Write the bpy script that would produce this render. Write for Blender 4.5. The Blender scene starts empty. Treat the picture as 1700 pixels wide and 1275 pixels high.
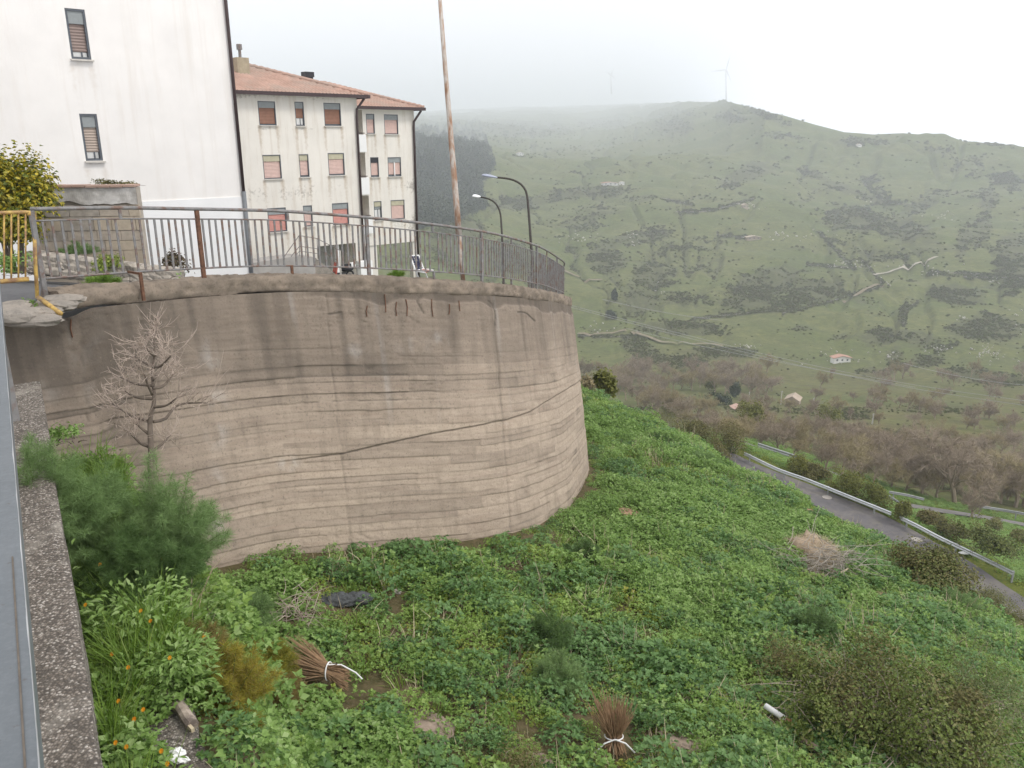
import bpy, math, random
import numpy as np
from mathutils import Vector

# ------------------------------------------------------------------ camera, sky, sun, exposure
sc = bpy.context.scene
COL = sc.collection
PITCH = math.radians(17.0)
CW, CH, F = 1700.0, 1275.0, 1345.0
cam_d = bpy.data.cameras.new("camera")
cam = bpy.data.objects.new("camera", cam_d)
COL.objects.link(cam)
cam.location = (0, 0, 0)
cam.rotation_euler = (math.radians(90) - PITCH, 0, 0)
cam_d.sensor_width = 36.0
cam_d.lens = 36.0 * F / CW
cam_d.clip_start = 0.05
cam_d.clip_end = 20000
sc.camera = cam

world = bpy.data.worlds.new("World")
sc.world = world
world.use_nodes = True
wn, wl = world.node_tree.nodes, world.node_tree.links
wn.clear()
SUN_EL, SUN_ROT = math.radians(50), math.radians(118)
sky = wn.new("ShaderNodeTexSky")
sky.sky_type = 'NISHITA'
sky.sun_disc = False
sky.sun_elevation = SUN_EL
sky.sun_rotation = SUN_ROT
sky.dust_density = 6.0
sky.altitude = 900
hsv = wn.new("ShaderNodeHueSaturation")
hsv.inputs["Saturation"].default_value = 0.22
cloudy = wn.new("ShaderNodeMix")
cloudy.data_type = 'RGBA'
cloudy.inputs[0].default_value = 0.82          # a closed cloud cover over the clear sky
cloudy.inputs[7].default_value = (14.2, 14.0, 14.2, 1)
bg = wn.new("ShaderNodeBackground")
bg.inputs["Strength"].default_value = 0.076
wo = wn.new("ShaderNodeOutputWorld")
wl.new(sky.outputs[0], hsv.inputs["Color"])
wl.new(hsv.outputs[0], cloudy.inputs[6])
wl.new(cloudy.outputs[2], bg.inputs["Color"])
wl.new(bg.outputs[0], wo.inputs["Surface"])

sun_d = bpy.data.lights.new("sun", 'SUN')
sun_d.energy = 1.3
sun_d.angle = math.radians(14)
sun_d.color = (1.0, 0.96, 0.9)
sun = bpy.data.objects.new("sun", sun_d)
COL.objects.link(sun)
# the veiled sun stands high on the right, a little behind the camera
_sd = Vector((math.sin(SUN_ROT) * math.cos(SUN_EL), math.cos(SUN_ROT) * math.cos(SUN_EL), math.sin(SUN_EL)))
sun.rotation_euler = _sd.to_track_quat('Z', 'Y').to_euler()
sun.location = (0, 0, 60)

sc.view_settings.view_transform = 'Standard'
sc.view_settings.look = 'None'
sc.view_settings.gamma = 1.0
sc.view_settings.use_curve_mapping = False
sc.view_settings.exposure = 0.50

sc.render.engine = 'CYCLES'
cy = sc.cycles
cy.use_denoising = True
cy.max_bounces = 7
cy.diffuse_bounces = 4
cy.glossy_bounces = 2
cy.transmission_bounces = 4
cy.volume_bounces = 3
cy.transparent_max_bounces = 8
cy.use_adaptive_sampling = False
cy.sample_clamp_indirect = 6

random.seed(7)
RNG = np.random.default_rng(11)
CP, SP = math.cos(PITCH), math.sin(PITCH)


# ------------------------------------------------------------------ small maths
def ray(px, py):
    px = np.asarray(px, float); py = np.asarray(py, float)
    xc = (px - CW / 2) / F; yc = -(py - CH / 2) / F
    return np.stack([xc, CP + yc * SP, -SP + yc * CP], -1)


def at(px, py, d):
    return ray(px, py) * np.asarray(d, float)[..., None]


def proj(P):
    P = np.asarray(P, float)
    d = P[..., 1] * CP - P[..., 2] * SP
    up = P[..., 1] * SP + P[..., 2] * CP
    return CW / 2 + F * P[..., 0] / d, CH / 2 - F * up / d, d


def _hash(a, b, seed):
    n = (a * 374761393 + b * 668265263 + seed * 974711) & 0xffffffff
    n = ((n ^ (n >> 13)) * 1274126177) & 0xffffffff
    return ((n ^ (n >> 16)) & 0xffffff) / float(0xffffff)


def vnoise(x, y, seed=0):
    x, y = np.broadcast_arrays(np.asarray(x, float), np.asarray(y, float))
    xi = np.floor(x).astype(np.int64); yi = np.floor(y).astype(np.int64)
    u = x - xi; v = y - yi
    u = u * u * (3 - 2 * u); v = v * v * (3 - 2 * v)
    a = _hash(xi, yi, seed); b = _hash(xi + 1, yi, seed)
    c = _hash(xi, yi + 1, seed); d = _hash(xi + 1, yi + 1, seed)
    return (a * (1 - u) + b * u) * (1 - v) + (c * (1 - u) + d * u) * v


def fbm(x, y, seed=0, o=4):
    s, amp, tot = 0, 1.0, 0
    x = np.asarray(x, float); y = np.asarray(y, float)
    for i in range(o):
        s = s + amp * vnoise(x * 2 ** i, y * 2 ** i, seed + i * 17)
        tot += amp; amp *= 0.5
    return s / tot * 2 - 1


def sstep(a, b, x):
    t = np.clip((np.asarray(x, float) - a) / (b - a), 0, 1)
    return t * t * (3 - 2 * t)


def unit(v):
    v = np.asarray(v, float)
    return v / np.maximum(np.linalg.norm(v, axis=-1, keepdims=True), 1e-9)


def seg_dist(px, py, pts):
    """distance of points to a polyline (all in the same 2D space)"""
    best = np.full(np.shape(px), 1e9)
    for (ax, ay), (bx, by) in zip(pts[:-1], pts[1:]):
        dx, dy = bx - ax, by - ay
        L = dx * dx + dy * dy + 1e-9
        t = np.clip(((px - ax) * dx + (py - ay) * dy) / L, 0, 1)
        best = np.minimum(best, np.hypot(px - ax - t * dx, py - ay - t * dy))
    return best


def catmull(P, n):
    """even resampling of a smooth curve through P"""
    P = np.asarray(P, float)
    Q = np.vstack([2 * P[0] - P[1], P, 2 * P[-1] - P[-2]])
    out = []
    for i in range(1, len(Q) - 2):
        t = np.linspace(0, 1, 24, endpoint=False)[:, None]
        a, b, c, d = Q[i - 1], Q[i], Q[i + 1], Q[i + 2]
        out.append(0.5 * (2 * b + (c - a) * t + (2 * a - 5 * b + 4 * c - d) * t ** 2 + (3 * b - a - 3 * c + d) * t ** 3))
    out = np.vstack(out + [P[-1:]])
    s = np.r_[0, np.cumsum(np.linalg.norm(np.diff(out, axis=0), axis=1))]
    t = np.linspace(0, s[-1], n)
    return np.stack([np.interp(t, s, out[:, k]) for k in range(out.shape[1])], 1), t


# ------------------------------------------------------------------ objects and meshes
ROOT = {}


def set_props(o, label=None, cat=None, group=None, kind=None):
    if label: o['label'] = label
    if cat: o['category'] = cat
    if group: o['group'] = group
    if kind: o['kind'] = kind
    return o


def thing(name, label, cat, loc, group=None, kind=None):
    o = bpy.data.objects.new(name, None)
    o.empty_display_size = 0.2
    COL.objects.link(o)
    o.location = tuple(float(c) for c in loc)
    ROOT[o.name] = np.array(loc, float)
    return set_props(o, label, cat, group, kind)


def np_mesh(name, V, Fc, attrs=None, smooth=False):
    V = np.asarray(V, np.float32); Fc = np.asarray(Fc, np.int32)
    k = Fc.shape[1]
    me = bpy.data.meshes.new(name)
    me.vertices.add(len(V)); me.vertices.foreach_set("co", V.ravel())
    me.loops.add(Fc.size); me.loops.foreach_set("vertex_index", Fc.ravel())
    me.polygons.add(len(Fc)); me.polygons.foreach_set("loop_start", np.arange(0, Fc.size, k, dtype=np.int32))
    if smooth: me.polygons.foreach_set("use_smooth", np.ones(len(Fc), bool))
    for an, av in (attrs or {}).items():
        a = me.attributes.new(an, 'FLOAT', 'POINT')
        a.data.foreach_set("value", np.asarray(av, np.float32).ravel())
    me.update(calc_edges=True)
    me.validate()
    return me


def link_mesh(name, me, mat, parent=None, loc=None, kind=None):
    o = bpy.data.objects.new(name, me)
    COL.objects.link(o)
    if mat is not None and len(me.materials) == 0: me.materials.append(mat)
    if parent is not None:
        o.parent = parent
        ROOT[o.name] = ROOT[parent.name]
    elif loc is not None:
        o.location = tuple(float(c) for c in loc)
        ROOT[o.name] = np.array(loc, float)
    else:
        ROOT[o.name] = np.zeros(3)
    if kind: o['kind'] = kind
    return o


def obj_np(name, V, Fc, mat, parent=None, loc=None, attrs=None, smooth=False, kind=None):
    """V in world coordinates; stored relative to the thing's base"""
    base = ROOT[parent.name] if parent is not None else (np.array(loc, float) if loc is not None else np.zeros(3))
    me = np_mesh(name, np.asarray(V, float) - base, Fc, attrs, smooth)
    return link_mesh(name, me, mat, parent, loc, kind)


def dup(root, loc, rotz=0.0, scale=1.0, label=None, group=None, base=None):
    """a copy of a thing with copies of its parts and sub-parts (mesh data shared)"""
    r = root.copy(); COL.objects.link(r)
    r.location = tuple(float(c) for c in loc); r.rotation_euler = (0, 0, rotz)
    r.scale = (scale,) * 3 if np.isscalar(scale) else scale
    ROOT[r.name] = np.array(loc, float)
    if label: r['label'] = label
    if group: r['group'] = group
    for ch in KIDS(root):
        c = ch.copy(); COL.objects.link(c); c.parent = r
        for g in KIDS(ch):
            d = g.copy(); COL.objects.link(d); d.parent = c
    return r


_kid = {}


def KIDS(o):
    return _kid.get(o.name) if o.name in _kid else list(o.children)


class MB:
    """collects simple solids into one mesh (world coordinates)"""
    def __init__(s): s.v, s.f, s.n = [], [], 0

    def add(s, V, Fc):
        V = np.asarray(V, float)
        s.v.append(V)
        s.f.extend([tuple(int(i) + s.n for i in f) for f in Fc])
        s.n += len(V)
        return s

    def box(s, c, size, ax=None):
        ax = np.eye(3) if ax is None else np.asarray(ax, float)
        h = np.asarray(size, float) / 2
        sg = np.array([[-1, -1, -1], [1, -1, -1], [1, 1, -1], [-1, 1, -1], [-1, -1, 1], [1, -1, 1], [1, 1, 1], [-1, 1, 1]], float)
        return s.add(np.asarray(c, float) + (sg * h) @ ax,
                     [(0, 3, 2, 1), (4, 5, 6, 7), (0, 1, 5, 4), (1, 2, 6, 5), (2, 3, 7, 6), (3, 0, 4, 7)])

    def bar(s, a, b, w, t=None, up=(0, 0, 1)):
        a = np.asarray(a, float); b = np.asarray(b, float)
        d = b - a; L = np.linalg.norm(d); d = d / L
        up = np.asarray(up, float)
        if abs(d @ up) > 0.95: up = np.array([0.6, 0.8, 0]) if abs(d[2]) > .7 else np.array([0, 0, 1.0])
        x = unit(np.cross(up, d)); z = np.cross(d, x)
        return s.box((a + b) / 2, (w, L, t or w), [x, d, z])

    def tube(s, pts, r, n=6, cap=True):
        pts = np.asarray(pts, float)
        m = len(pts)
        r = np.broadcast_to(np.asarray(r, float), (m,))
        d = unit(np.gradient(pts, axis=0))
        ref = np.array([0, 0, 1.0]) if abs(d[0][2]) < .9 else np.array([1.0, 0, 0])
        x = unit(np.cross(ref, d[0]))
        V = []
        for i in range(m):
            x = unit(x - d[i] * (x @ d[i]))
            y = np.cross(d[i], x)
            a = np.arange(n) * 2 * math.pi / n
            V.append(pts[i] + r[i] * (np.cos(a)[:, None] * x + np.sin(a)[:, None] * y))
        Fc = [(i * n + j, i * n + (j + 1) % n, (i + 1) * n + (j + 1) % n, (i + 1) * n + j) for i in range(m - 1) for j in range(n)]
        if cap:
            Fc.append(tuple(range(n - 1, -1, -1))); Fc.append(tuple((m - 1) * n + j for j in range(n)))
        return s.add(np.vstack(V), Fc)

    def build(s, name, mat, parent=None, loc=None, smooth=False, kind=None):
        base = ROOT[parent.name] if parent is not None else (np.array(loc, float) if loc is not None else np.zeros(3))
        me = bpy.data.meshes.new(name)
        me.from_pydata((np.vstack(s.v) - base).tolist(), [], s.f)
        if smooth: me.polygons.foreach_set("use_smooth", [True] * len(me.polygons))
        me.update()
        return link_mesh(name, me, mat, parent, loc, kind)


def blob(c, r, seed=0, amp=.25, nu=14, nv=9, freq=1.6, flat=0.0):
    """an uneven stone-like solid"""
    c = np.asarray(c, float); r = np.asarray(r, float) * np.ones(3)
    u = np.linspace(0, 2 * math.pi, nu, endpoint=False); v = np.linspace(0, math.pi, nv)
    U, Vv = np.meshgrid(u, v)
    D = np.stack([np.sin(Vv) * np.cos(U), np.sin(Vv) * np.sin(U), np.cos(Vv)], -1)
    q = 1 + amp * fbm(D[..., 0] * freq + D[..., 2] * freq * .7 + seed * 3.1, D[..., 1] * freq - D[..., 2] * freq * .6 + seed * 7.7, seed)
    P = D * q[..., None]
    P = np.sign(P) * np.abs(P) ** (1 - flat * .4)
    P = c + P * r
    Fc = [(i * nu + j, (i + 1) * nu + j, (i + 1) * nu + (j + 1) % nu, i * nu + (j + 1) % nu) for i in range(nv - 1) for j in range(nu)]
    return P.reshape(-1, 3), Fc


def leaf_mesh(P, D, N, L, Wd, fold=.25):
    """folded leaf blades: base P, pointing D, facing N"""
    D = unit(D); S = unit(np.cross(D, N)); N = np.cross(S, D)
    L = np.asarray(L)[:, None]; Wd = np.asarray(Wd)[:, None]
    a = P; c = P + D * L - N * L * .12
    m = P + D * L * .45
    b = m + S * Wd * .5 + N * Wd * fold
    d = m - S * Wd * .5 + N * Wd * fold
    n = len(P)
    V = np.stack([a, b, c, d], 1).reshape(-1, 3)
    i = np.arange(n) * 4
    Fc = np.concatenate([np.stack([i, i + 1, i + 2], 1), np.stack([i, i + 2, i + 3], 1)])
    return V, Fc


def thread_mesh(P, D, L, w):
    """hair-thin blades"""
    D = unit(D)
    R = unit(np.cross(D, RNG.normal(size=D.shape)))
    w = np.broadcast_to(np.asarray(w, float), (len(P),))[:, None]
    L = np.broadcast_to(np.asarray(L, float), (len(P),))[:, None]
    V = np.stack([P - R * w * .5, P + R * w * .5, P + D * L], 1).reshape(-1, 3)
    return V, np.arange(len(P) * 3).reshape(-1, 3)


def join_np(parts):
    V, Fc, n = [], [], 0
    for v, f in parts:
        V.append(v); Fc.append(np.asarray(f) + n); n += len(v)
    return np.vstack(V), np.vstack(Fc)


# ------------------------------------------------------------------ materials
class NT:
    def __init__(s, name):
        s.m = bpy.data.materials.new(name)
        s.m.use_nodes = True
        s.t = s.m.node_tree
        s.t.nodes.clear()
        s.out = s.t.nodes.new("ShaderNodeOutputMaterial")

    def n(s, typ, ins=None, **props):
        nd = s.t.nodes.new("ShaderNode" + typ)
        for k, v in props.items(): setattr(nd, k, v)
        for k, v in (ins or {}).items():
            if isinstance(v, bpy.types.NodeSocket): s.t.links.new(v, nd.inputs[k])
            else: nd.inputs[k].default_value = v
        return nd

    def pos(s, scale=(1, 1, 1), obj=False):
        if obj:
            c = s.n("TexCoord").outputs["Object"]
        else:
            c = s.n("NewGeometry").outputs["Position"]
        return s.n("Mapping", {"Vector": c, "Scale": scale}).outputs[0]

    def noise(s, vec, scale, detail=5, rough=.6, lac=2.0):
        return s.n("TexNoise", {"Vector": vec, "Scale": scale, "Detail": detail, "Roughness": rough, "Lacunarity": lac}).outputs[0]

    def ramp(s, fac, stops):
        r = s.n("ValToRGB", {"Fac": fac})
        e = r.color_ramp.elements
        while len(e) < len(stops): e.new(.5)
        for i, (p, c) in enumerate(stops):
            e[i].position = p
            c = (c, c, c) if np.isscalar(c) else c
            e[i].color = (*c, 1)
        return r.outputs[0]

    def mix(s, fac, a, b, mode='MIX'):
        m = s.n("Mix", data_type='RGBA', blend_type=mode)
        for k, v in ((0, fac), (6, a), (7, b)):
            if isinstance(v, bpy.types.NodeSocket): s.t.links.new(v, m.inputs[k])
            else: m.inputs[k].default_value = v if k == 0 else (*v, 1)
        return m.outputs[2]

    def math(s, op, a, b=0.0):
        m = s.n("Math", operation=op)
        for k, v in ((0, a), (1, b)):
            if isinstance(v, bpy.types.NodeSocket): s.t.links.new(v, m.inputs[k])
            else: m.inputs[k].default_value = v
        return m.outputs[0]

    def attr(s, name):
        return s.n("Attribute", attribute_name=name).outputs["Fac"]

    def done(s, col, rough=.8, bump=None, bstr=.3, bdist=.02, spec=.3, metal=0.0, trans=0.0):
        b = s.n("BsdfPrincipled", {"Roughness": rough, "Specular IOR Level": spec, "Metallic": metal})
        if isinstance(col, bpy.types.NodeSocket): s.t.links.new(col, b.inputs["Base Color"])
        else: b.inputs["Base Color"].default_value = (*col, 1)
        if bump is not None:
            bn = s.n("Bump", {"Height": bump, "Strength": bstr, "Distance": bdist})
            s.t.links.new(bn.outputs[0], b.inputs["Normal"])
        sh = b.outputs[0]
        if trans > 0:
            tr = s.n("BsdfTranslucent")
            if isinstance(col, bpy.types.NodeSocket): s.t.links.new(col, tr.inputs["Color"])
            else: tr.inputs["Color"].default_value = (*col, 1)
            mx = s.n("MixShader", {0: trans, 1: sh, 2: tr.outputs[0]})
            sh = mx.outputs[0]
        s.t.links.new(sh, s.out.inputs["Surface"])
        return s.m


def simple(name, c, rough=.7, var=.25, scale=6.0, bump=.15, metal=0.0, spec=.3, dirt=None, dirt_amt=.5):
    """a paint / stone / wood base colour with grain and wear"""
    t = NT(name)
    p = t.pos()
    n1 = t.noise(p, scale, 6)
    c = np.array(c)
    col = t.ramp(n1, [(.3, tuple(np.clip(c * (1 - var), 0, 1))), (.7, tuple(np.clip(c * (1 + var * .6), 0, 1)))])
    if dirt is not None:
        d = t.noise(p, scale * .45, 7, .7)
        col = t.mix(t.ramp(d, [(.5 - .12 * dirt_amt, 0.0), (.62, 1.0)]), col, dirt)
    return t.done(col, rough, n1, bump, .01, spec, metal)


def leafmat(name, cols, trans=.25, rough=.5, spec=.35, inst=True):
    """foliage: every leaf and every plant a slightly different green"""
    t = NT(name)
    isl = t.n("NewGeometry").outputs["Random Per Island"]
    k = isl
    if inst:
        rnd = t.n("ObjectInfo").outputs["Random"]
        k = t.math('ADD', t.math('MULTIPLY', isl, .62), t.math('MULTIPLY', rnd, .38))
    m = len(cols)
    col = t.ramp(k, [(i / (m - 1) * .9 + .05, c) for i, c in enumerate(cols)])
    return t.done(col, rough, spec=spec, trans=trans)


# ------------------------------------------------------------------ scatter of one mass of small plants (stuff)
def scatter(name, P, rot, scl, idx, variants, label=None, cat=None):
    """P points carry copies of the variant meshes; one object, kind stuff"""
    me = bpy.data.meshes.new(name)
    n = len(P)
    me.vertices.add(n); me.vertices.foreach_set("co", np.asarray(P, np.float32).ravel())
    a = me.attributes.new("rot", 'FLOAT_VECTOR', 'POINT'); a.data.foreach_set("vector", np.asarray(rot, np.float32).ravel())
    a = me.attributes.new("scl", 'FLOAT_VECTOR', 'POINT')
    s = np.asarray(scl, np.float32); s = np.repeat(s[:, None], 3, 1) if s.ndim == 1 else s
    a.data.foreach_set("vector", s.ravel())
    a = me.attributes.new("idx", 'INT', 'POINT'); a.data.foreach_set("value", np.asarray(idx, np.int32))
    me.update()
    o = bpy.data.objects.new(name, me); COL.objects.link(o)
    ROOT[o.name] = np.zeros(3)
    set_props(o, label, cat, None, 'stuff')
    g = bpy.data.node_groups.new(name + "_nodes", 'GeometryNodeTree')
    g.interface.new_socket("Geometry", in_out='INPUT', socket_type='NodeSocketGeometry')
    g.interface.new_socket("Geometry", in_out='OUTPUT', socket_type='NodeSocketGeometry')
    N, Lk = g.nodes, g.links
    gi, go = N.new("NodeGroupInput"), N.new("NodeGroupOutput")
    jn = N.new("GeometryNodeJoinGeometry")
    for v in variants:
        oi = N.new("GeometryNodeObjectInfo"); oi.inputs[0].default_value = v
        ti = N.new("GeometryNodeGeometryToInstance")
        Lk.new(oi.outputs["Geometry"], ti.inputs[0]); Lk.new(ti.outputs[0], jn.inputs[0])
    ip = N.new("GeometryNodeInstanceOnPoints")
    ip.inputs["Pick Instance"].default_value = True

    def na(nm, tp):
        q = N.new("GeometryNodeInputNamedAttribute"); q.data_type = tp; q.inputs[0].default_value = nm
        return q.outputs[0]
    Lk.new(gi.outputs[0], ip.inputs["Points"]); Lk.new(jn.outputs[0], ip.inputs["Instance"])
    Lk.new(na("idx", 'INT'), ip.inputs["Instance Index"])
    e2r = N.new("FunctionNodeEulerToRotation")
    Lk.new(na("rot", 'FLOAT_VECTOR'), e2r.inputs[0]); Lk.new(e2r.outputs[0], ip.inputs["Rotation"])
    Lk.new(na("scl", 'FLOAT_VECTOR'), ip.inputs["Scale"])
    Lk.new(ip.outputs[0], go.inputs[0])
    md = o.modifiers.new("scatter", 'NODES'); md.node_group = g
    return o


def variant(name, V, Fc, mat):
    """a source mesh for a scatter, not linked to the scene itself"""
    me = np_mesh(name, V, Fc)
    mats = mat if isinstance(mat, (list, tuple)) else [mat]
    for m in mats: me.materials.append(m)
    return bpy.data.objects.new(name, me)

# ------------------------------------------------------------------ terrain
def plane_z(X, Y): return -5.80 - 0.235 * X - 0.158 * Y


def plane_t(px, py):
    r = ray(px, py)
    return -5.80 / (r[..., 2] + .235 * r[..., 0] + .158 * r[..., 1])


CREST = [(985, 655), (1080, 697), (1150, 735), (1250, 796), (1300, 825), (1350, 851), (1400, 878), (1450, 904), (1500, 930), (1560, 970),
         (1640, 1030), (1700, 1085), (1850, 1185), (2050, 1300), (2400, 1480)]
ctrl = []                                       # X, Y, Z


def cadd(px, py, d):
    ctrl.append(at(px, py, d))


crest_th, crest_r = [], []
for (cx, cy_) in CREST:
    P = at(cx, cy_, plane_t(cx, cy_)); ctrl.append(P)
    crest_th.append(math.atan2(P[0], P[1])); crest_r.append(math.hypot(P[0], P[1]))
    o_ = P[:2] / np.linalg.norm(P[:2])
    for k, dz in ((2.5, 1.7), (6.0, 4.4)):
        Q = P[:2] + o_ * k
        ctrl.append(np.array([Q[0], Q[1], P[2] - dz]))
    for k in (.55, .8):
        ctrl.append(np.array([P[0] * k, P[1] * k, plane_z(P[0] * k, P[1] * k)]))
for th in np.radians([-60, -45, -30, -18, -8, 0]):
    for r in (6, 12, 20, 30, 42):
        ctrl.append(np.array([r * math.sin(th), r * math.cos(th), plane_z(r * math.sin(th), r * math.cos(th))]))

ROAD_Z = -27.0


def at_z(px, py, Z):
    r = ray(px, py)
    return r * (Z / r[..., 2])[..., None]


ROAD_FAR = [(1190, 741), (1225, 756), (1250, 768), (1290, 784), (1340, 803), (1400, 827), (1480, 862), (1560, 905), (1620, 939), (1668, 972), (1760, 1030)]
ROAD_NEAR = [(1205, 765), (1232, 777), (1262, 790), (1300, 812), (1350, 838), (1400, 864), (1450, 891), (1500, 917), (1560, 951), (1640, 994), (1740, 1055)]
rf = at_z([p[0] for p in ROAD_FAR], [p[1] for p in ROAD_FAR], ROAD_Z)
rn = at_z([p[0] for p in ROAD_NEAR], [p[1] for p in ROAD_NEAR], ROAD_Z)
for P in np.vstack([rf, rn]): ctrl.append(P)
ROAD2 = [(1200, 724, 92), (1262, 747, 91), (1320, 763, 91), (1400, 795, 92), (1480, 837, 92), (1560, 850, 93), (1640, 862, 93), (1710, 875, 92), (1800, 890, 92)]
for p in ROAD2: cadd(*p)
for p in [(1320, 775, 78), (1430, 818, 76), (1550, 880, 68), (1650, 925, 61), (1600, 885, 78), (1690, 890, 78), (1760, 960, 62), (1850, 1010, 60),
          (1300, 727, 125), (1450, 775, 125), (1600, 812, 120), (1720, 838, 118), (1900, 860, 118)]: cadd(*p)
HILL = [(715, 165), (690, 205), (665, 270), (640, 325), (600, 372), (550, 440), (500, 500), (450, 575), (400, 690), (350, 850), (300, 1050), (250, 1350)]
for cx in (-200, 250, 550, 750, 900, 1050, 1200, 1350, 1500, 1650, 1850, 2200):
    for (hy, hr) in HILL:
        if cx >= 1200 and hy > 700: continue
        k = .8 if cx < 900 else 1.0
        cadd(cx, hy, hr * k)
SKYL = [(-400, 205), (300, 195), (690, 186), (860, 178), (1000, 175), (1100, 172), (1180, 169), (1215, 170), (1250, 179), (1300, 191), (1350, 206), (1400, 219),
        (1450, 223), (1500, 221), (1550, 226), (1600, 235), (1650, 243), (1700, 247), (1900, 249), (2300, 250)]
ctrl = np.array(ctrl)


def _uv(X, Y):
    r = np.hypot(X, Y)
    return np.stack([np.arctan2(X, Y) * 2.2, np.log(np.maximum(r, .5))], -1), r


_cu, _cr = _uv(ctrl[:, 0], ctrl[:, 1])
_ct = ctrl[:, 2] / _cr
_n = len(ctrl)
_A = np.zeros((_n + 3, _n + 3))
_A[:_n, :_n] = np.linalg.norm(_cu[:, None] - _cu[None], axis=-1) - np.eye(_n) * .004
_A[:_n, _n] = 1; _A[:_n, _n + 1:] = _cu
_A[_n:, :_n] = _A[:_n, _n:].T
_w = np.linalg.solve(_A, np.r_[_ct, 0, 0, 0])
_sk = np.array(SKYL, float)
_skr = ray(_sk[:, 0], _sk[:, 1])
_skth = np.arctan2(_skr[:, 0], _skr[:, 1])
_skt = _skr[:, 2] / np.hypot(_skr[:, 0], _skr[:, 1])
R1 = 1250.0


def rmax(th):
    x = np.interp(th, np.radians([-60, 6.0, 10.5, 14.5, 16.5, 30]), [12500, 12000, 6500, 2200, 1560, 1450])
    return x


def rbf(X, Y):
    u, r = _uv(X, Y)
    sh = u.shape[:-1]
    u = u.reshape(-1, 2)
    out = np.empty(len(u))
    for i in range(0, len(u), 20000):
        q = u[i:i + 20000]
        D = np.linalg.norm(q[:, None] - _cu[None], axis=-1)
        out[i:i + 20000] = D @ _w[:_n] + _w[_n] + q @ _w[_n + 1:]
    return out.reshape(sh)


def road_mid():
    m, _ = catmull((rf + rn) / 2, 60)
    return m


RMID = road_mid()
BANK_N = np.array([.857, .516])


def gully(th, r):
    w_ = .5 * fbm(th * 9, np.log(np.maximum(r, 1)) * 4, 51, 3)
    q = np.abs(fbm(th * 17 + w_ * 1.4, np.log(np.maximum(r, 1)) * 2.6 + w_, 52, 3))
    return np.clip(1 - q / .11, 0, 1)


def ground(X, Y, rough=True):
    X = np.asarray(X, float); Y = np.asarray(Y, float)
    th = np.arctan2(X, Y); r = np.hypot(X, Y)
    rc = np.minimum(r, R1)
    t = rbf(np.sin(th) * rc, np.cos(th) * rc)
    far = np.clip((r - R1) / (rmax(th) - R1), 0, 2)
    ts = np.interp(th, _skth, _skt)
    t = t + (ts - t) * (1 - (1 - np.minimum(far, 1)) ** np.interp(rmax(th), [1600, 5000], [1.6, 4.8])) - np.maximum(far - 1, 0) * .25
    Z = t * r
    if rough:
        amp = np.interp(r, [35, 60, 120, 400, 900, 1300, 5000], [0, .15, .6, 6, 17, 20, 20])
        Z = Z + amp * (fbm(X / 210, Y / 210, 5, 5) * 1.1 + .35 * fbm(X / 38, Y / 38, 9, 3)) * (1 - sstep(.85, 1.0, far))
    g_ = gully(th, r)
    if rough: Z = Z - g_ * r * .006 * sstep(330, 500, r) * (1 - sstep(.7, 1.0, far))
    # the weed slope itself: an even bank
    cr = np.interp(th, crest_th, crest_r, left=44.0)
    w = 1 - sstep(.9, 1.0, r / cr)
    pz = plane_z(X, Y)
    if rough:
        pz = pz + .09 * fbm(X * .55, Y * .55, 21, 3) + .035 * fbm(X * 2.3, Y * 2.3, 22, 2)
    u = X * BANK_N[0] + Y * BANK_N[1]
    v = -X * BANK_N[1] + Y * BANK_N[0]           # along the ledge
    bank = -4.05 - .06 * np.maximum(v - 4, 0)
    k = (1 - sstep(.62, 1.7, u)) * (1 - sstep(10, 14, v))
    pz = pz * (1 - k) + np.maximum(pz, bank) * k
    Z = Z * (1 - w) + pz * w
    # the road bench
    d = seg_dist(X, Y, [tuple(p) for p in RMID[:, :2]]) if np.ndim(X) else seg_dist(np.array([X]), np.array([Y]), [tuple(p) for p in RMID[:, :2]])[0]
    k = 1 - sstep(2.6, 5.0, d)
    Z = Z * (1 - k) + (ROAD_Z - .06) * k
    return Z


def ground_px(px, py, dmin=4.0):
    """where the sight line through a picture point meets the ground"""
    px = np.atleast_1d(np.asarray(px, float)); py = np.atleast_1d(np.asarray(py, float))
    R = ray(px, py)
    t = np.geomspace(dmin, 6500, 420)
    P = R[:, None, :] * t[None, :, None]
    g = P[..., 2] - ground(P[..., 0], P[..., 1])
    below = g < 0
    hit = np.where(below.any(1), below.argmax(1), len(t) - 1)
    hit = np.maximum(hit, 1)
    i = np.arange(len(px))
    g0, g1 = g[i, hit - 1], g[i, hit]
    f = np.clip(g0 / (g0 - g1 + 1e-9), 0, 1)
    tt = t[hit - 1] + f * (t[hit] - t[hit - 1])
    P = R * tt[:, None]
    return P


def gz(X, Y): return float(ground(np.array([X]), np.array([Y]))[0])


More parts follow.
